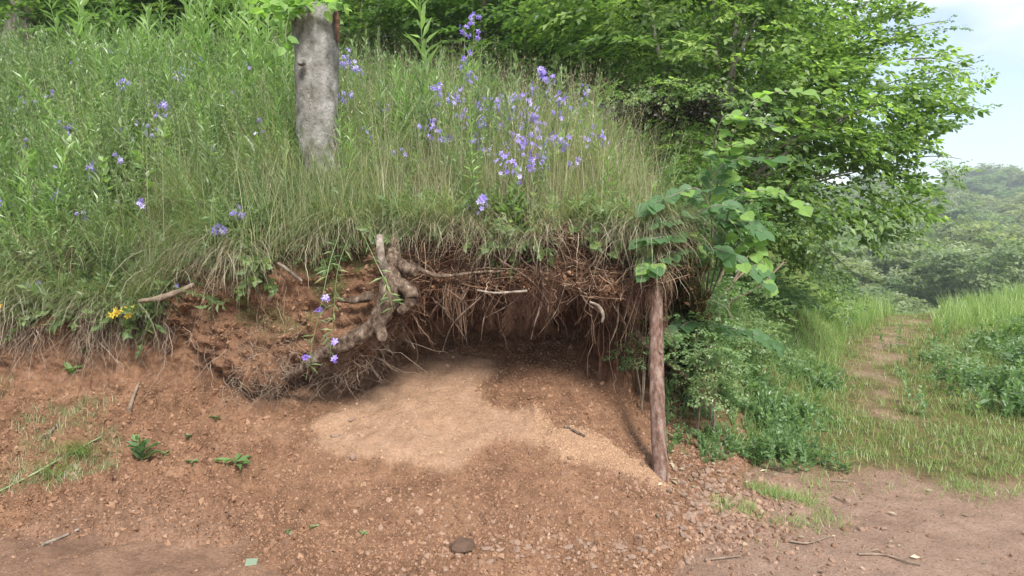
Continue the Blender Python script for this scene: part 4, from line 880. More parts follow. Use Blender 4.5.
limb('stick', [(477, 290, 3.86), (495, 293, 3.84), (512, 292, 3.84), (527, 291, 3.86)], [.004, .007, .007, .008], 'straight bleached stick poking out in front of the hollow', 'stick', 'palewood', Mn=14, S=8)
limb('root', [(590, 302, 3.9), (598, 306, 3.86), (603, 314, 3.85), (602, 322, 3.86)], [.006, .010, .010, .006], 'pale hooked root end hanging near the right side of the hollow', 'root', 'palewood', Mn=14, S=8)
limb('stick', [(278, 263, 4.0), (288, 270, 3.98), (302, 281, 4.0)], [.010, .012, .007], 'pale thin stick stuck in the mossy earth left of the gnarled root', 'stick', 'palewood', Mn=12, S=8)
limb('branch', [(628, 318, 4.5), (640, 338, 4.3), (655, 352, 4.3), (680, 372, 4.45), (700, 390, 4.6)], [.02, .024, .022, .018, .012], 'bent dark branch sloping down behind the wooden post', 'branch', 'root', Mn=30)
limb('stick', [(400, 273, 3.9), (440, 300, 4.1), (470, 286, 4.0)], [.004, .005, .004], 'thin brown root loop just right of the gnarled root', 'root', 'root', Mn=16, S=6)
def ground_stick(pix, r, label, mat='stick', lift=.01, cat='stick', group=None):
    P = np.array([on(*q)[0] + [0, 0, lift] for q in pix]); k = np.linspace(1, .5, len(P)) * r
    o = obj('stick', mesh('stick', [(b[0] - P[0],) + tuple(b[1:]) for b in rough_tube(P, k, 7, 16, .15, 40)], M[mat], smooth=True), loc=P[0]); tag(o, label, cat, group)
ground_stick([(42, 547), (60, 540), (79, 531)], .009, 'pale flat stick lying alone on the track at lower left', 'palewood')
ground_stick([(0, 493), (35, 475), (70, 455), (102, 438)], .007, 'long straight green stem lying across the earth at far left', 'stem', cat='stem')
ground_stick([(129, 412), (134, 397), (139, 384)], .014, 'short dark root stub on the slope below the yellow flowers')
ground_stick([(45, 440), (52, 432), (60, 426)], .016, 'stubby dark wood piece above the long green stem', 'root')
ground_stick([(858, 556), (885, 557), (905, 563), (922, 567)], .006, 'thin dark twig lying nearest the camera on the right of the track')
ground_stick([(790, 543), (808, 545), (830, 538)], .006, 'bent twig on the track left of the reddish stones')
ground_stick([(832, 482), (850, 483)], .005, 'short dark twig at the grass edge above the reddish stones')
ground_stick([(834, 498), (842, 502), (850, 506)], .005, 'short curved twig beside the pale flat stone')
ground_stick([(565, 428), (575, 433), (585, 438)], .012, 'flat dark wood chip at the head of the pale grit stripe', 'root')
ground_stick([(705, 562), (740, 558)], .006, 'thin straight twig below the stone heap')

# small scrap at the bottom edge
sp_, _ = on(251, 566)
o = obj('scrap', mesh('scrap', [(np.array([[-.024, -.03, 0], [.022, -.026, 0], [.027, .028, .0], [-.026, .03, 0], [-.024, -.03, .006], [.022, -.026, .006], [.027, .028, .008], [-.026, .03, .006]]), np.array([[3, 2, 1, 0], [4, 5, 6, 7], [0, 1, 5, 4], [1, 2, 6, 5], [2, 3, 7, 6], [3, 0, 4, 7]]), {'rnd': .5})], M['plate']), loc=sp_ + [0, 0, .004]); o.rotation_euler = (.5, 0, .1)
tag(o, 'small pale green square scrap lying at the bottom edge of the track', 'scrap')

# ------------------------------------------------------------------ root curtain
R = np.random.default_rng(41)
def hang(P, L_, r, side=.25, S=3, Mn=8, fwd=-.12, wob=.012):
    n = len(P); u = np.linspace(0, 1, Mn); d = np.stack([R.normal(0, side, n), R.normal(fwd, .12, n), -np.ones(n)], -1)
    Q = P[:, None] + d[:, None] * (L_[:, None] * u[None])[..., None]; Q[:, :, :2] += np.cumsum(R.normal(0, 1, (n, Mn, 2)), 1) * wob; Q[:, :, 2] += np.cumsum(R.normal(0, 1, (n, Mn)), 1) * wob * .6
    return tubes(Q, r[:, None] * np.linspace(1, .35, Mn)[None], S)
dens = .15 + np.clip(fbm(G, 6, 2, 66) + .2, 0, 1.2)
m1 = ((VVr > 4.5) * (VVr < 5.85)) * (UU > 392) * (UU < 650) * dens
P, r_, q_ = sample_grid(G2, m1 * (VVr > 5.0), 150)
cen = np.repeat(P, 24, 0); n = len(cen); kk = np.repeat(np.arange(150), 24)
Lb = np.clip(R.normal(.16, .10, 150), .04, .40)[kk] * R.uniform(.45, 1.05, n); Mn = 9; u = np.linspace(0, 1, Mn)
db = np.stack([R.normal(0, .28, 150), R.normal(-.1, .15, 150), -np.ones(150)], -1)[kk]; off = R.normal(0, .035, (n, 3)) * [1, .6, .5]
wb = np.cumsum(R.normal(0, .010, (150, Mn, 3)), 1)[kk] + np.cumsum(R.normal(0, .005, (n, Mn, 3)), 1)
Q = cen[:, None] + off[:, None] * (1 - .55 * u[None, :, None]) + db[:, None] * (Lb[:, None] * u[None])[..., None] + wb
B1 = tubes(Q, R.uniform(.0007, .0019, n)[:, None] * np.linspace(1, .4, Mn)[None], 3, rnd=np.clip(R.random(150)[kk] * .7 + R.random(n) * .3, 0, 1))
P, r_, q_ = sample_grid(G2, m1, 1500); n = len(P)
B1 += hang(P, np.clip(R.normal(.12, .08, n), .03, .42), R.uniform(.0009, .0022, n), .45, wob=.016)
# matted sideways fibres on the face of the overhang
P, r_, q_ = sample_grid(G2, ((VVr > 5.0) * (VVr < 6.1)) * (UU > 385) * (UU < 660), 750); n = len(P)
u = np.linspace(-.5, .5, 7); d = unit(R.normal(size=(n, 3)) * [1, .35, .55]); Q = P[:, None] + d[:, None] * (R.uniform(.08, .4, n)[:, None] * u[None])[..., None] + np.array([0, -.02, 0]) + np.cumsum(R.normal(0, .008, (n, 7, 3)), 1)
B2 = tubes(Q, R.uniform(.0009, .0026, n)[:, None] * np.ones(7)[None], 3)
P, r_, q_ = sample_grid(G2, (VVr > 5.0) * (VVr < 6.1) * (UU > 150) * (UU < 668) * sstep(0, .5, fbm(G, 7, 2, 204)) * (.3 + .4 * (UU < 390)), 1000); n = len(P)
tag(obj('soil_clods', mesh('soil_clods', scatter_rocks(P, np.minimum(np.exp(R.normal(math.log(.009), .5, n)), .028), 4, 1, np.zeros(n)), M['clod'])), 'clods of earth held in the root mat of the overhang', 'clods', kind='stuff')
tag(obj('root_curtain', mesh('root_curtain', B1 + B2, M['fibre'])), 'curtain of fine brown roots hanging from the overhang into the hollow', 'roots', kind='stuff')
# right wall of the hollow: vertical roots
P, r_, q_ = sample_grid(G2, ((VVr > 3.2) * (VVr < 5.4)) * (UU > 575) * (UU < 672), 420); n = len(P)
B3 = hang(P + [0, -.04, 0], R.uniform(.1, .5, n), R.uniform(.0012, .0035, n), .16, fwd=-.05)
tag(obj('wall_roots', mesh('wall_roots', B3, M['fibre'])), 'dark vertical roots on the right wall of the hollow', 'roots', kind='stuff')
# grey tangle at the lower lip left of the hollow, and on the left face
P, r_, q_ = sample_grid(G2, (np.exp(-((VVr - 5.0) / .25) ** 2) * (UU > 235) * (UU < 400)), 520); n = len(P)
B4 = hang(P + [0, -.02, 0], np.clip(R.normal(.10, .05, n), .03, .25), R.uniform(.0009, .0022, n), .9, wob=.014)
P, r_, q_ = sample_grid(G2, (VVr > 3.0) * (VVr < 6.0) * (UU > -60) * (UU < 300), 320); n = len(P)
B5 = hang(P + [0, -.02, 0], np.clip(R.normal(.16, .08, n), .04, .4), R.uniform(.0009, .0022, n), .35, wob=.010, fwd=-.3)
P, r_, q_ = sample_grid(G2, (EV > 5.2) * (EV < 6.1) * (UU > -80) * (UU < 165) * sstep(-.2, .4, fbm(G, 6, 2, 208)), 800); n = len(P)
B4 = B4 + hang(P + [0, -.03, 0], np.clip(R.normal(.15, .09, n), .04, .42), R.uniform(.0010, .0028, n), .3, wob=.010, fwd=-.35)
tag(obj('dry_roots', mesh('dry_roots', B4 + B5, M['fibre_grey'])), 'greyish tangle of dry rootlets along the raw earth left of the hollow', 'roots', kind='stuff')
# thicker single roots crossing the curtain
for k in range(34):
    px = R.uniform(400, 645); py = R.uniform(240, 300); p = at(px, py, 4.0); L_ = R.uniform(.12, .45); a = R.normal(0, .7)
    pth = np.array([[0, .08, .02], [math.sin(a) * L_ * .3, -.02, -L_ * .25], [math.sin(a) * L_ * .7 + R.normal(0, .03), -.05, -L_ * .6], [math.sin(a) * L_ + R.normal(0, .04), -.03, -L_]])
    rr_ = R.uniform(.003, .008)
    tag(obj('hanging_root', mesh('hanging_root', rough_tube(pth, [rr_, rr_ * .9, rr_ * .7, rr_ * .4], 6, 14, .2, 30, k), M['root'], smooth=True), loc=p), 'thicker brown root hanging in the curtain over the hollow', 'root', 'thicker roots in the curtain over the hollow')

# ------------------------------------------------------------------ flowers
R = np.random.default_rng(51)
def blossom():
    """five petals, unit radius"""
    B = []
    for k in range(5):
        a = k * 2 * np.pi / 5; c_, s_ = math.cos(a), math.sin(a); V = np.array([[.08, 0, 0], [.55, .30, .28], [1.05, 0, .30], [.55, -.30, .28]])
        B.append((np.stack([V[:, 0] * c_ - V[:, 1] * s_, V[:, 0] * s_ + V[:, 1] * c_, V[:, 2]], -1), np.array([[0, 1, 2], [0, 2, 3]]), {}))
    return merge(B)
BL = blossom()
def bell_mesh(seed, nb_, h, sz, clump):
    r = np.random.default_rng(seed); z = h - r.random(nb_) ** 1.2 * clump * 1.5; a = r.uniform(0, 6.3, nb_)
    P = np.stack([np.cos(a) * .022, np.sin(a) * .034, z], -1) * [1, 1, 1] + r.normal(0, .018, (nb_, 3)); D = unit(np.stack([np.cos(a), np.sin(a), r.uniform(-.2, .9, nb_)], -1))
    Rm = frame(unit(np.cross(D, [0.1, .2, 1.0])), D); fl = inst(BL, Rm, r.uniform(.8, 1.3, nb_) * sz * .98, P)
    return fl
def flower(px, py, foot, n, sz, clump, label, group=None, bend=0):
    """violet flower head at a pixel, its stem rooted in the bank foot pixels below"""
    n = int(n * 1.2); p, _ = on(px + bend, py + foot * 1.35); top = at(px, py, p[1] - .06) - p
    t = empty('bellflower', p, label, 'flower', group)
    mid = top * .5 + [R.normal(0, .02), 0, .03]; u = np.linspace(0, 2, 9); st = crom(np.array([[0, 0, -.02], mid, top]), u)
    B = tubes(st, np.linspace(.0028, .0014, 9)[None], 4)
    k = 6; tt = R.uniform(.2, .8, k); LP = st[(tt * 8).astype(int)]; a = R.uniform(0, 6.3, k); D = unit(np.stack([np.cos(a), np.sin(a), R.uniform(.2, .8, k)], -1))
    obj('stem', mesh('stem', B, M['stem']), t); obj('leaves', mesh('leaves', [inst(leaf_far(.25), frame(D, np.tile([0, 0, 1.], (k, 1))), R.uniform(.05, .08, k), LP)], M['herb']), t)
    me = mesh('blossoms', [bell_mesh(int(px * 7 + py), n, 0, sz, clump)], M['petal']); o = obj('blossoms', me, t); o.location = top; return t
SOLO = [(237, 208, 40, 8, .021, .04, 'round violet flower head on the bank edge left of the stump, upper of two'),
 (221, 226, 30, 10, .022, .05, 'larger violet flower head just below the round one on the bank edge'),
 (125, 80, 60, 10, .026, .06, 'violet flower head in the willowherb patch, nearest the top left tree'),
 (160, 104, 55, 12, .024, .06, 'dusty violet flower cluster in the middle of the left slope'),
 (93, 163, 45, 8, .022, .07, 'violet flower with a small one above it on the left slope'),
 (65, 122, 50, 6, .02, .05, 'small violet flower among grasses high on the left slope'),
 (3, 195, 45, 8, .022, .06, 'violet flower at the very left edge of the picture'),
 (35, 282, 22, 6, .020, .03, 'violet flower hanging low over the bare earth at far left'),
 (178, 70, 60, 6, .02, .05, 'faint violet flower high in the willowherb, right of the dusty cluster'),
 (343, 50, 80, 10, .022, .08, 'violet flower touching the right side of the grey stump near its top'),
 (344, 92, 70, 7, .021, .05, 'violet flower beside the middle of the grey stump'),
 (356, 62, 80, 6, .02, .05, 'small violet flower a little right of the stump'),
 (438, 86, 70, 16, .022, .09, 'biggest violet flower head left of centre in the bank grass'),
 (434, 118, 50, 9, .020, .09, 'slender violet flower spike directly below the biggest head'),
 (442, 133, 45, 8, .021, .04, 'violet flower at the foot of the slender spike'),
 (418, 125, 50, 4, .018, .03, 'tiny pale violet flower left of the slender spike'),
 (480, 197, 25, 10, .020, .06, 'violet flower head on the lip of the bank above the hollow'),
 (178, 283, 16, 4, .014, .03, 'little violet flower low on the earth near the yellow ones'),
 (575, 160, 40, 6, .02, .04, 'violet flower at the lower right of the flower patch'),
 (542, 68, 70, 16, .022, .07, 'dense violet flower cluster beneath the pale willowherb spires'),
 (553, 76, 65, 8, .02, .07, 'violet flower just right of the dense cluster'),
 (465, 28, 110, 12, .021, .16, 'tallest violet flower spike against the dark wood'),
 (475, 12, 125, 9, .020, .12, 'violet spike reaching the top edge of the picture'),
 (466, 62, 80, 7, .018, .10, 'violet spike under the tallest one'),
 (597, 118, 45, 12, .020, .06, 'deep violet flowers at the right end of the patch by the dark foliage'),
 (603, 104, 50, 7, .019, .05, 'violet flower above the deep violet ones by the dark foliage')]
for s in SOLO: flower(*s)
crowd = 'violet bellflower in the crowded band along the crest of the bank'
for (px, py) in [(480, 84), (490, 96), (500, 92), (507, 101), (517, 90), (528, 97), (478, 100), (495, 104), (512, 106), (535, 104), (560, 96), (570, 92), (572, 104), (540, 116), (530, 128), (520, 138), (540, 145), (503, 150), (508, 156), (490, 148), (518, 165), (560, 130), (533, 85), (471, 75), (585, 95), (600, 135), (545, 152), (560, 112), (485, 118), (450, 100), (465, 112), (498, 122), (508, 132), (524, 112), (548, 90), (580, 118), (565, 140), (590, 128), (476, 140), (530, 158), (552, 132), (459, 90), (588, 84)]:
    flower(px, py, R.uniform(40, 65), R.integers(5, 11), R.uniform(.016, .021), R.uniform(.04, .09), crowd, 'violet bellflowers crowded along the crest of the bank')
hzf = 'small faint violet flower scattered in the grass of the left slope'
for (px, py) in [(75, 60), (28, 100), (50, 90), (118, 155), (55, 192), (12, 60), (135, 125), (190, 48), (200, 56), (170, 58), (10, 105), (150, 125), (30, 140), (110, 45), (230, 90), (262, 120), (215, 150), (82, 210), (140, 200), (55, 160), (250, 60), (365, 130), (385, 100), (400, 150)]:
    flower(px, py, R.uniform(40, 60), R.integers(3, 6), R.uniform(.016, .02), .05, hzf, 'small violet flowers scattered on the left slope')
# drooping stalks in front of the root with violet blossoms
def stalk(pix, heads, label):
    P = np.array([at(*q) for q in pix]); t = empty('drooping_bellflower', P[0], label, 'flower'); S_ = crom(P, np.linspace(0, len(P) - 1, 24)) - P[0]
    obj('stem', mesh('stem', tubes(S_, np.linspace(.0022, .0012, 24)[None], 4), M['stem']), t)
    k = 22; ii = R.integers(2, 22, k); D = unit(R.normal(size=(k, 3)) * [1, .4, .6] + [0, -.2, -.3])
    obj('leaves', mesh('leaves', [inst(leaf_far(.16), frame(D, np.tile([0, -.5, 1.], (k, 1))), R.uniform(.05, .09, k), S_[ii])], M['herb']), t)
    for h in heads:
        m_ = obj('blossom', mesh('blossom', [inst(BL, frame(unit(R.normal(size=(3, 3))), np.tile([0, -1., .4], (3, 1))), R.uniform(.016, .022, 3), R.normal(0, .01, (3, 3)))], M['petal']), t); m_.location = at(*h, 3.66) - P[0]
stalk([(340, 232, 3.9), (330, 262, 3.75), (322, 300, 3.7), (312, 345, 3.7), (306, 380, 3.72)], [(325, 298), (318, 309), (307, 358)], 'withered stalk with violet blossoms drooping before the earth face, left one')
stalk([(350, 235, 3.9), (338, 268, 3.75), (333, 320, 3.68), (330, 358, 3.68)], [(334, 342), (336, 360)], 'withered stalk with two low violet blossoms drooping beside the gnarled root')
stalk([(362, 232, 3.85), (376, 262, 3.68), (388, 288, 3.64), (393, 312, 3.64)], [], 'bare pale stalk drooping across the front of the gnarled root')
for (px, py, lb) in [(133, 312, 'left yellow flower cluster growing from the bare earth'), (146, 309, 'right yellow flower cluster growing from the bare earth'), (103, 180, 'single yellow flower high in the grass of the left slope'), (18, 306, 'small yellow flower at the far left bank edge')]:
    p, n_ = on(px, py + 6); t = empty('yellow_flower', p, lb, 'flower'); k = 5
    pos = R.normal(0, .022, (k, 3)) * [1, .4, .8] + [0, -.2, .05]
    obj('blossoms', mesh('blossoms', [inst(BL, frame(unit(R.normal(size=(k, 3)) * [1, .2, .2]), np.tile([0, -1., .5], (k, 1))), R.uniform(.018, .026, k), pos)], M['petal_y']), t)
    obj('leaves', mesh('leaves', [inst(leaf_far(.3), frame(unit(R.normal(size=(9, 3)) * [1, .5, .5] + [0, -.2, 0]), np.tile([0, -.5, 1.], (9, 1))), R.uniform(.04, .07, 9), np.zeros((9, 3)) + [0, -.01, 0])], M['herb']), t)
    obj('stem', mesh('stem', tubes(np.stack([np.zeros((3, 3)), pos[:3] * .5, pos[:3]], 1), .0015, 3), M['stem']), t)

# ------------------------------------------------------------------ rosettes and seedlings on the slope
def seedling(px, py, n, s, label, mat='nettle', tall=.5, wd=.5, group=None, cat='plant', name='seedling'):
    p, nn = on(px, py); t = empty(name, p, label, cat, group)
    lm = mesh('leaf', [inst(leaf_near(wd, .2), np.eye(3)[None], np.ones(1), np.zeros((1, 3)))], M[mat])
    for k in range(n):
        a = k * 2.4 + R.normal(0, .3); e = R.uniform(.1, .9) * tall; o = obj('leaf', lm, t); sc_ = s * R.uniform(.6, 1.15); o.scale = (sc_,) * 3
        o.rotation_euler = (R.normal(0, .2), -e, a); o.location = (0, 0, .01 + s * .5 * k / n * tall)
    obj('stem', mesh('stem', tubes(np.array([[0, 0, -.01], [0, 0, s * .25 * tall], [0.003, 0, s * .55 * tall]]), .003, 4), M['stem']), t)
seedling(236, 468, 8, .13, 'broad leaved rosette alone on the bare slope, right of the leafy seedling', 'hazel', .7, .34, name='leaf_rosette')
seedling(142, 462, 14, .10, 'bushy leafy seedling on the bare slope, second clump from the left', 'nettle', 1.6, .5)
seedling(138, 447, 7, .07, 'small seedling touching the top of the bushy one', 'nettle', 1.2, .5)
seedling(165, 456, 5, .045, 'tiny seedling right of the bushy one'); seedling(190, 438, 6, .045, 'tiny upright seedling between bushy seedling and rosette')
seedling(217, 420, 5, .045, 'tiny seedling higher on the slope above the rosette'); seedling(192, 464, 5, .04, 'tiny seedling left of the rosette')
seedling(288, 534, 4, .035, 'two leaved sprout on the lower slope above the scrap'); seedling(312, 529, 3, .035, 'pale sprout right of the two leaved one'); seedling(364, 536, 4, .03, 'tiny sprout among the gravel below the sand')
seedling(72, 376, 9, .08, 'small green plant low on the raw earth under the drooping grass', 'hazel', 1.0, .45); seedling(84, 354, 6, .07, 'pale green leafy plant above the low one on the raw earth', 'hazel', 1.0, .45)
seedling(250, 295, 4, .06, 'single green leaf plant on the mossy face', 'hazel'); seedling(310, 215, 7, .07, 'small plant on the bank edge under the stump', 'herb', 1.)
tuft(80, 455, 130, .16, 'small grass tuft on the slope beside the long green stem', 1.6, 'path_grass', .05)
tuft(60, 478, 90, .14, 'thin grass patch below the long green stem', 1.6, 'path_grass', .06)
P, r_, q_ = sample_grid(G2, (UU < 110) * (UU > -80) * (VVr > 1.2) * (VVr < 3.2) * sstep(0, .5, fbm(G, 3, 2, 23)), 3500); n = len(P)
sp1 = blades(P, R.uniform(.03, .09, n), R.uniform(.002, .004, n), R.uniform(0, .8, n), R.uniform(.2, 1.2, n), R.uniform(0, 6.3, n), 2)
P, r_, q_ = sample_grid(G2, moss * 1.0, 11000); n = len(P)
sp2 = blades(P, R.uniform(.008, .025, n), R.uniform(.002, .004, n), R.uniform(0, 1.2, n), R.uniform(.2, 1, n), R.uniform(0, 6.3, n), 2, rnd=R.random(n) * .5)
tag(obj('moss', mesh('moss', [sp1, sp2], M['grass'])), 'short mossy growth on the earth face and the left slope', 'moss', kind='stuff')

# ------------------------------------------------------------------ right: path, meadow, undergrowth
R = np.random.default_rng(61)
den = vegg * (X > .9) * (X < 15) * (Y < 15) * (1.2 / (1 + .05 * (Y - 4) ** 2))
P, r_, q_ = sample_grid(GG, np.maximum(den, .25 * (rut > .2) * (Y > 4.8) * (X > 2) * (Y < 14)), 100000); n = len(P); dist = P[:, 1]
pd = np.abs(P[:, 0] - path_x(dist)); tallf = sstep(.5, 1.6, pd) * sstep(5.5, 8, dist)
gb = blades(P, (.05 + .05 * R.random(n)) * (1 + 2.4 * tallf * R.random(n)) , R.uniform(.0028, .0052, n) * (1 + .09 * (dist - 4)), np.abs(R.normal(.2, .3, n)), R.uniform(.2, 1.3, n), R.uniform(0, 6.3, n), 2)
# thin grass in the track and by the stones
P, r_, q_ = sample_grid(GG, (np.exp(-((X - 1.35) / .35) ** 2 - ((Y - 3.6) / .3) ** 2) + .5 * np.exp(-((X - 2.7) / .3) ** 2 - ((Y - 3.75) / .15) ** 2)) * sstep(-.1, .4, fbm(P3, 5, 2, 35)), 2400); n = len(P)
gb2 = blades(P, R.uniform(.03, .09, n), R.uniform(.002, .004, n), R.uniform(0, .9, n), R.uniform(.2, 1.2, n), R.uniform(0, 6.3, n), 2)
# bank sheet part right of the post
P, r_, q_ = sample_grid(G2, (UU > 735) * (VVr > 1.6) * (G2[..., 1] < 12) + (UU > 690) * (VVr > 4.5) * (G2[..., 1] < 9) * .8, 22000); n = len(P)
gb3 = blades(P, R.uniform(.06, .22, n), R.uniform(.004, .008, n), np.abs(R.normal(.2, .3, n)), R.uniform(.2, 1.3, n), R.uniform(0, 6.3, n), 2)
tag(obj('meadow_grass', mesh('meadow_grass', [gb, gb2, gb3], M['path_grass'])), 'fresh green grass beside the footpath on the right', 'grass', kind='stuff')
# tall crest grass
P, r_, q_ = sample_grid(GG, (Y > 9) * (Y < 13.5) * (X > 3.5) * (X < 14) * (np.abs(X - path_x(Y)) > .45), 16000); n = len(P)
tag(obj('tall_grass', mesh('tall_grass', [blades(P, R.uniform(.2, .5, n), R.uniform(.007, .012, n), np.abs(R.normal(.1, .2, n)), R.uniform(.1, .9, n), R.uniform(0, 6.3, n), 3)], M['path_grass'])), 'tall bright grass along the crest before the valley', 'grass', kind='stuff')
# leafy undergrowth left of the path
clump = np.clip(fbm(G, 3.2, 3, 91) * 1.2 + .35, 0, 1)
P, r_, q_ = sample_grid(G2, (UU > 705) * (UU < 850) * (VVr > 1.6) * (G2[..., 1] < 7.0) * (.35 + clump) * (1 - .85 * np.exp(-(((UU - 705) / 40) ** 2 + ((VVr - 3.2) / .9) ** 2))), 2300)
Pg, _, _ = sample_grid(GG, vegg * (X > 1.3) * (X < path_x(Y) - 1.15) * (Y < 6.6) * np.clip(fbm(P3, 2.6, 3, 92) + .3, 0, 1), 1100); P = np.vstack([P, Pg]); n = len(P)
Pq, _, _ = sample_grid(G2, (UU > 664) * (UU < 735) * (VVr > 1.9) * (VVr < 3.6), 190); P = np.vstack([P, Pq]); n = len(P)
hh = R.uniform(.06, .17, n) * (1 + .8 * np.clip(fbm(P, 2.4, 2, 93), -.6, 1))
tag(obj('undergrowth', mesh('undergrowth', scatter_herbs(P, hh, NB, .4), M['nettle'])), 'soft green leafy undergrowth between the post and the path', 'undergrowth', kind='stuff')
P, r_, q_ = sample_grid(GG, (np.exp(-((X - path_x(Y) - 1.7) / .8) ** 2)) * (Y > 4.7) * (Y < 8.5) * (X < 8) * np.clip(fbm(P3, 1.7, 3, 94) + .45, 0, 1), 1300); n = len(P)
tag(obj('verge_herbs', mesh('verge_herbs', scatter_herbs(P, R.uniform(.10, .30, n), NB, .35), M['nettle'])), 'nettles and broad leaved herbs on the verge right of the path', 'undergrowth', kind='stuff')
leafy_bush('bramble', 1000, 392, 6.0, .42, 170, .24, 'nettle', 'dark leafy bramble at the right edge of the picture beside the path', flat=.8)
leafy_bush('bramble', 960, 372, 7.2, .35, 110, .24, 'herb', 'smaller bramble left of the dark one on the verge', flat=.7)
leafy_bush('bramble', 1045, 350, 7.2, .45, 140, .26, 'tree', 'dark bush just inside the right edge behind the bramble', flat=.8)
# fallen leaf litter
P, r_, q_ = sample_grid(GG, (X > 1) * (X < 4.5) * (Y > 2.6) * (Y < 4.6), 70); Pb, _, _ = sample_grid(G2, (UU > 660) * (UU < 760) * (VVr > 1.2) * (VVr < 4.5), 260); P = np.vstack([P, Pb]); n = len(P)
tag(obj('leaf_litter', mesh('leaf_litter', [inst(leaf_far(.5), frame(unit(R.normal(size=(n, 3)) * [1, 1, .15]), unit(R.normal(0, .3, (n, 3)) + [0, 0, 1])), R.uniform(.02, .05, n), P + [0, 0, .012])], M['straw'])), 'dry fallen leaves scattered under the bushes and on the track', 'leaves', kind='stuff')

def leaf_round():
    V = np.array([[.06,0,0],[.5,0,-.05],[1.02,0,-.16],[-.02,.16,0],[.12,.36,.04],[.42,.46,.05],[.72,.36,.0],[.9,.15,-.08],[-.02,-.16,0],[.12,-.36,.04],[.42,-.46,.05],[.72,-.36,.0],[.9,-.15,-.08]], float)
    Fc = [[0,1,3],[3,1,4],[4,1,5],[5,1,6],[6,1,7],[7,1,2],[0,8,1],[8,9,1],[9,10,1],[10,11,1],[11,12,1],[12,2,1]]
    return V, np.array(Fc), {}
# ------------------------------------------------------------------ young hazel in front
R = np.random.default_rng(71)
hb_ = drop(1.42, 5.25)
hz = empty('young_hazel', hb_, 'young hazel with large heart shaped leaves beside the wooden post', 'shrub')
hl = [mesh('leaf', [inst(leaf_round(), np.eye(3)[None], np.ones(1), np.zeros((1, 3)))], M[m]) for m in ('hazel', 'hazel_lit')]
BR = [([(702, 330, 5.0), (700, 270, 4.6), (690, 235, 4.2), (668, 236, 3.9), (645, 240, 3.8)], 13, 0), ([(700, 290, 4.7), (712, 230, 4.4), (700, 190, 4.2), (672, 196, 4.0), (650, 205, 3.9)], 12, 0),
      ([(705, 300, 4.7), (722, 240, 4.4), (735, 200, 4.2), (770, 190, 4.1), (800, 206, 4.05)], 13, 1), ([(705, 290, 4.7), (722, 180, 4.4), (735, 130, 4.3), (765, 95, 4.2), (820, 92, 4.15)], 13, 1),
      ([(700, 280, 4.7), (712, 160, 4.5), (722, 120, 4.4), (742, 118, 4.3), (780, 128, 4.2)], 12, 1), ([(705, 300, 4.7), (725, 262, 4.4), (745, 240, 4.2), (762, 262, 4.1), (772, 285, 4.05)], 11, 1),
      ([(700, 270, 4.7), (708, 210, 4.4), (715, 175, 4.3), (735, 160, 4.2), (778, 158, 4.15)], 12, 0), ([(700, 310, 4.8), (705, 262, 4.4), (712, 248, 4.2), (740, 262, 4.05), (768, 285, 4.0)], 10, 0),
      ([(700, 300, 4.7), (696, 250, 4.3), (690, 220, 4.1), (720, 205, 3.95), (745, 214, 3.9)], 12, 0), ([(700, 300, 4.7), (690, 258, 4.3), (672, 252, 4.05), (655, 262, 3.85), (650, 268, 3.8)], 9, 0),
      ([(702, 280, 4.7), (718, 225, 4.4), (728, 222, 4.3), (745, 222, 4.2), (762, 232, 4.1)], 9, 0), ([(702, 280, 4.7), (700, 235, 4.4), (690, 215, 4.2), (680, 216, 4.05), (662, 222, 3.9)], 9, 0), ([(705, 300, 4.7), (715, 200, 4.5), (722, 165, 4.4), (720, 150, 4.3), (745, 142, 4.2)], 9, 1),
      ([(700, 345, 4.9), (715, 330, 4.7), (730, 328, 4.5), (755, 334, 4.4), (775, 345, 4.35)], 10, 0), ([(700, 350, 4.9), (705, 335, 4.7), (690, 322, 4.5), (678, 330, 4.4), (668, 338, 4.3)], 9, 0)]
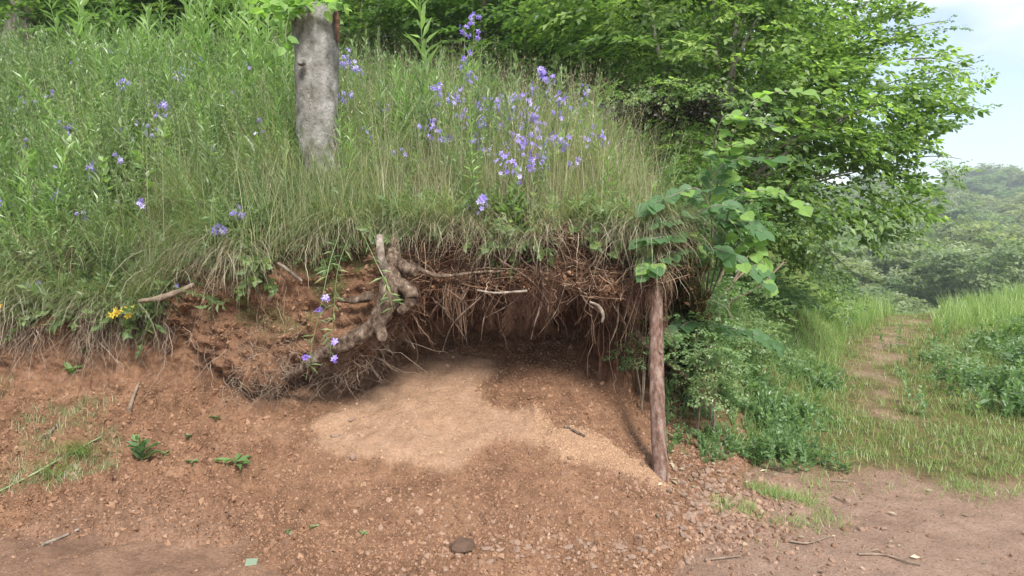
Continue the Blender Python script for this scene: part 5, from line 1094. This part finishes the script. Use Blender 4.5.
for pix, nl, lit in BR:
    Pp = np.array([hb_] + [at(*q) for q in pix]); S_ = crom(Pp, np.linspace(0, len(Pp) - 1, 26))
    o = obj('branch', mesh('branch', tubes(S_ - hb_, np.linspace(.008, .002, 26)[None], 6), M['bark'], smooth=True), hz)
    for k in range(nl + 9):
        f_ = .38 + .62 * k / (nl + 8); q = S_[min(25, int(f_ * 25))]; tn = unit(S_[min(25, int(f_ * 25) )] - S_[max(0, int(f_ * 25) - 2)]); sd_ = 1 if k % 2 else -1
        d = unit(tn * .6 + sd_ * unit(np.cross(tn, [0, 0, 1.])) * R.uniform(.5, 1.1) + [0, -.25, R.normal(-.25, .15)])
        from mathutils import Matrix
        up = unit(np.array([R.normal(0, .35), R.normal(-1.0, .35), 1.])); Rm = frame(d[None], up[None])[0]
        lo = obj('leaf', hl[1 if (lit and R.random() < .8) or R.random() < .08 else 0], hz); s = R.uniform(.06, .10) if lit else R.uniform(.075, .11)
        m4 = Matrix(Rm.tolist()).to_4x4(); lo.rotation_euler = m4.to_euler(); lo.scale = (s,) * 3; lo.location = q - hb_ + d * .02
for k in range(5):
    p0 = at(690 + 10 * k, 318 - 4 * k, 5.0); p1 = at(712 + 18 * k, 250 + 3 * k, 5.1)
    tag(obj('bare_stem', mesh('bare_stem', [(b[0] - p0,) + tuple(b[1:]) for b in rough_tube([p0 - [0, 0, .12], p0, (p0 + p1) / 2 + R.normal(0, .03, 3), p1], [.013, .012, .009, .006], 7, 20, .1, 20, k)], M['stick'], smooth=True), loc=p0), 'bare grey brown stem rising under the hazel leaves right of the post', 'stem', 'bare stems under the hazel')

# ------------------------------------------------------------------ haze
def add_haze():
    x0, x1, y0, y1, z0, z1 = -175, 270, -70, 340, -16, 62
    V = np.array([[a, b, c] for a in (x0, x1) for b in (y0, y1) for c in (z0, z1)], float)
    Fc = np.array([[0, 1, 3, 2], [4, 6, 7, 5], [0, 4, 5, 1], [2, 3, 7, 6], [0, 2, 6, 4], [1, 5, 7, 3]])
    m, t, o = newmat('haze_air'); v = N(t, 'ShaderNodeVolumePrincipled'); v.inputs['Color'].default_value = (.86, .93, 1.0, 1); v.inputs['Density'].default_value = .0013; v.inputs['Anisotropy'].default_value = .2
    t.links.new(v.outputs[0], o.inputs['Volume'])
    tag(obj('haze', mesh('haze', [(V, Fc, {})], m)), 'thin pale haze in the valley air', 'haze', kind='stuff')
add_haze()
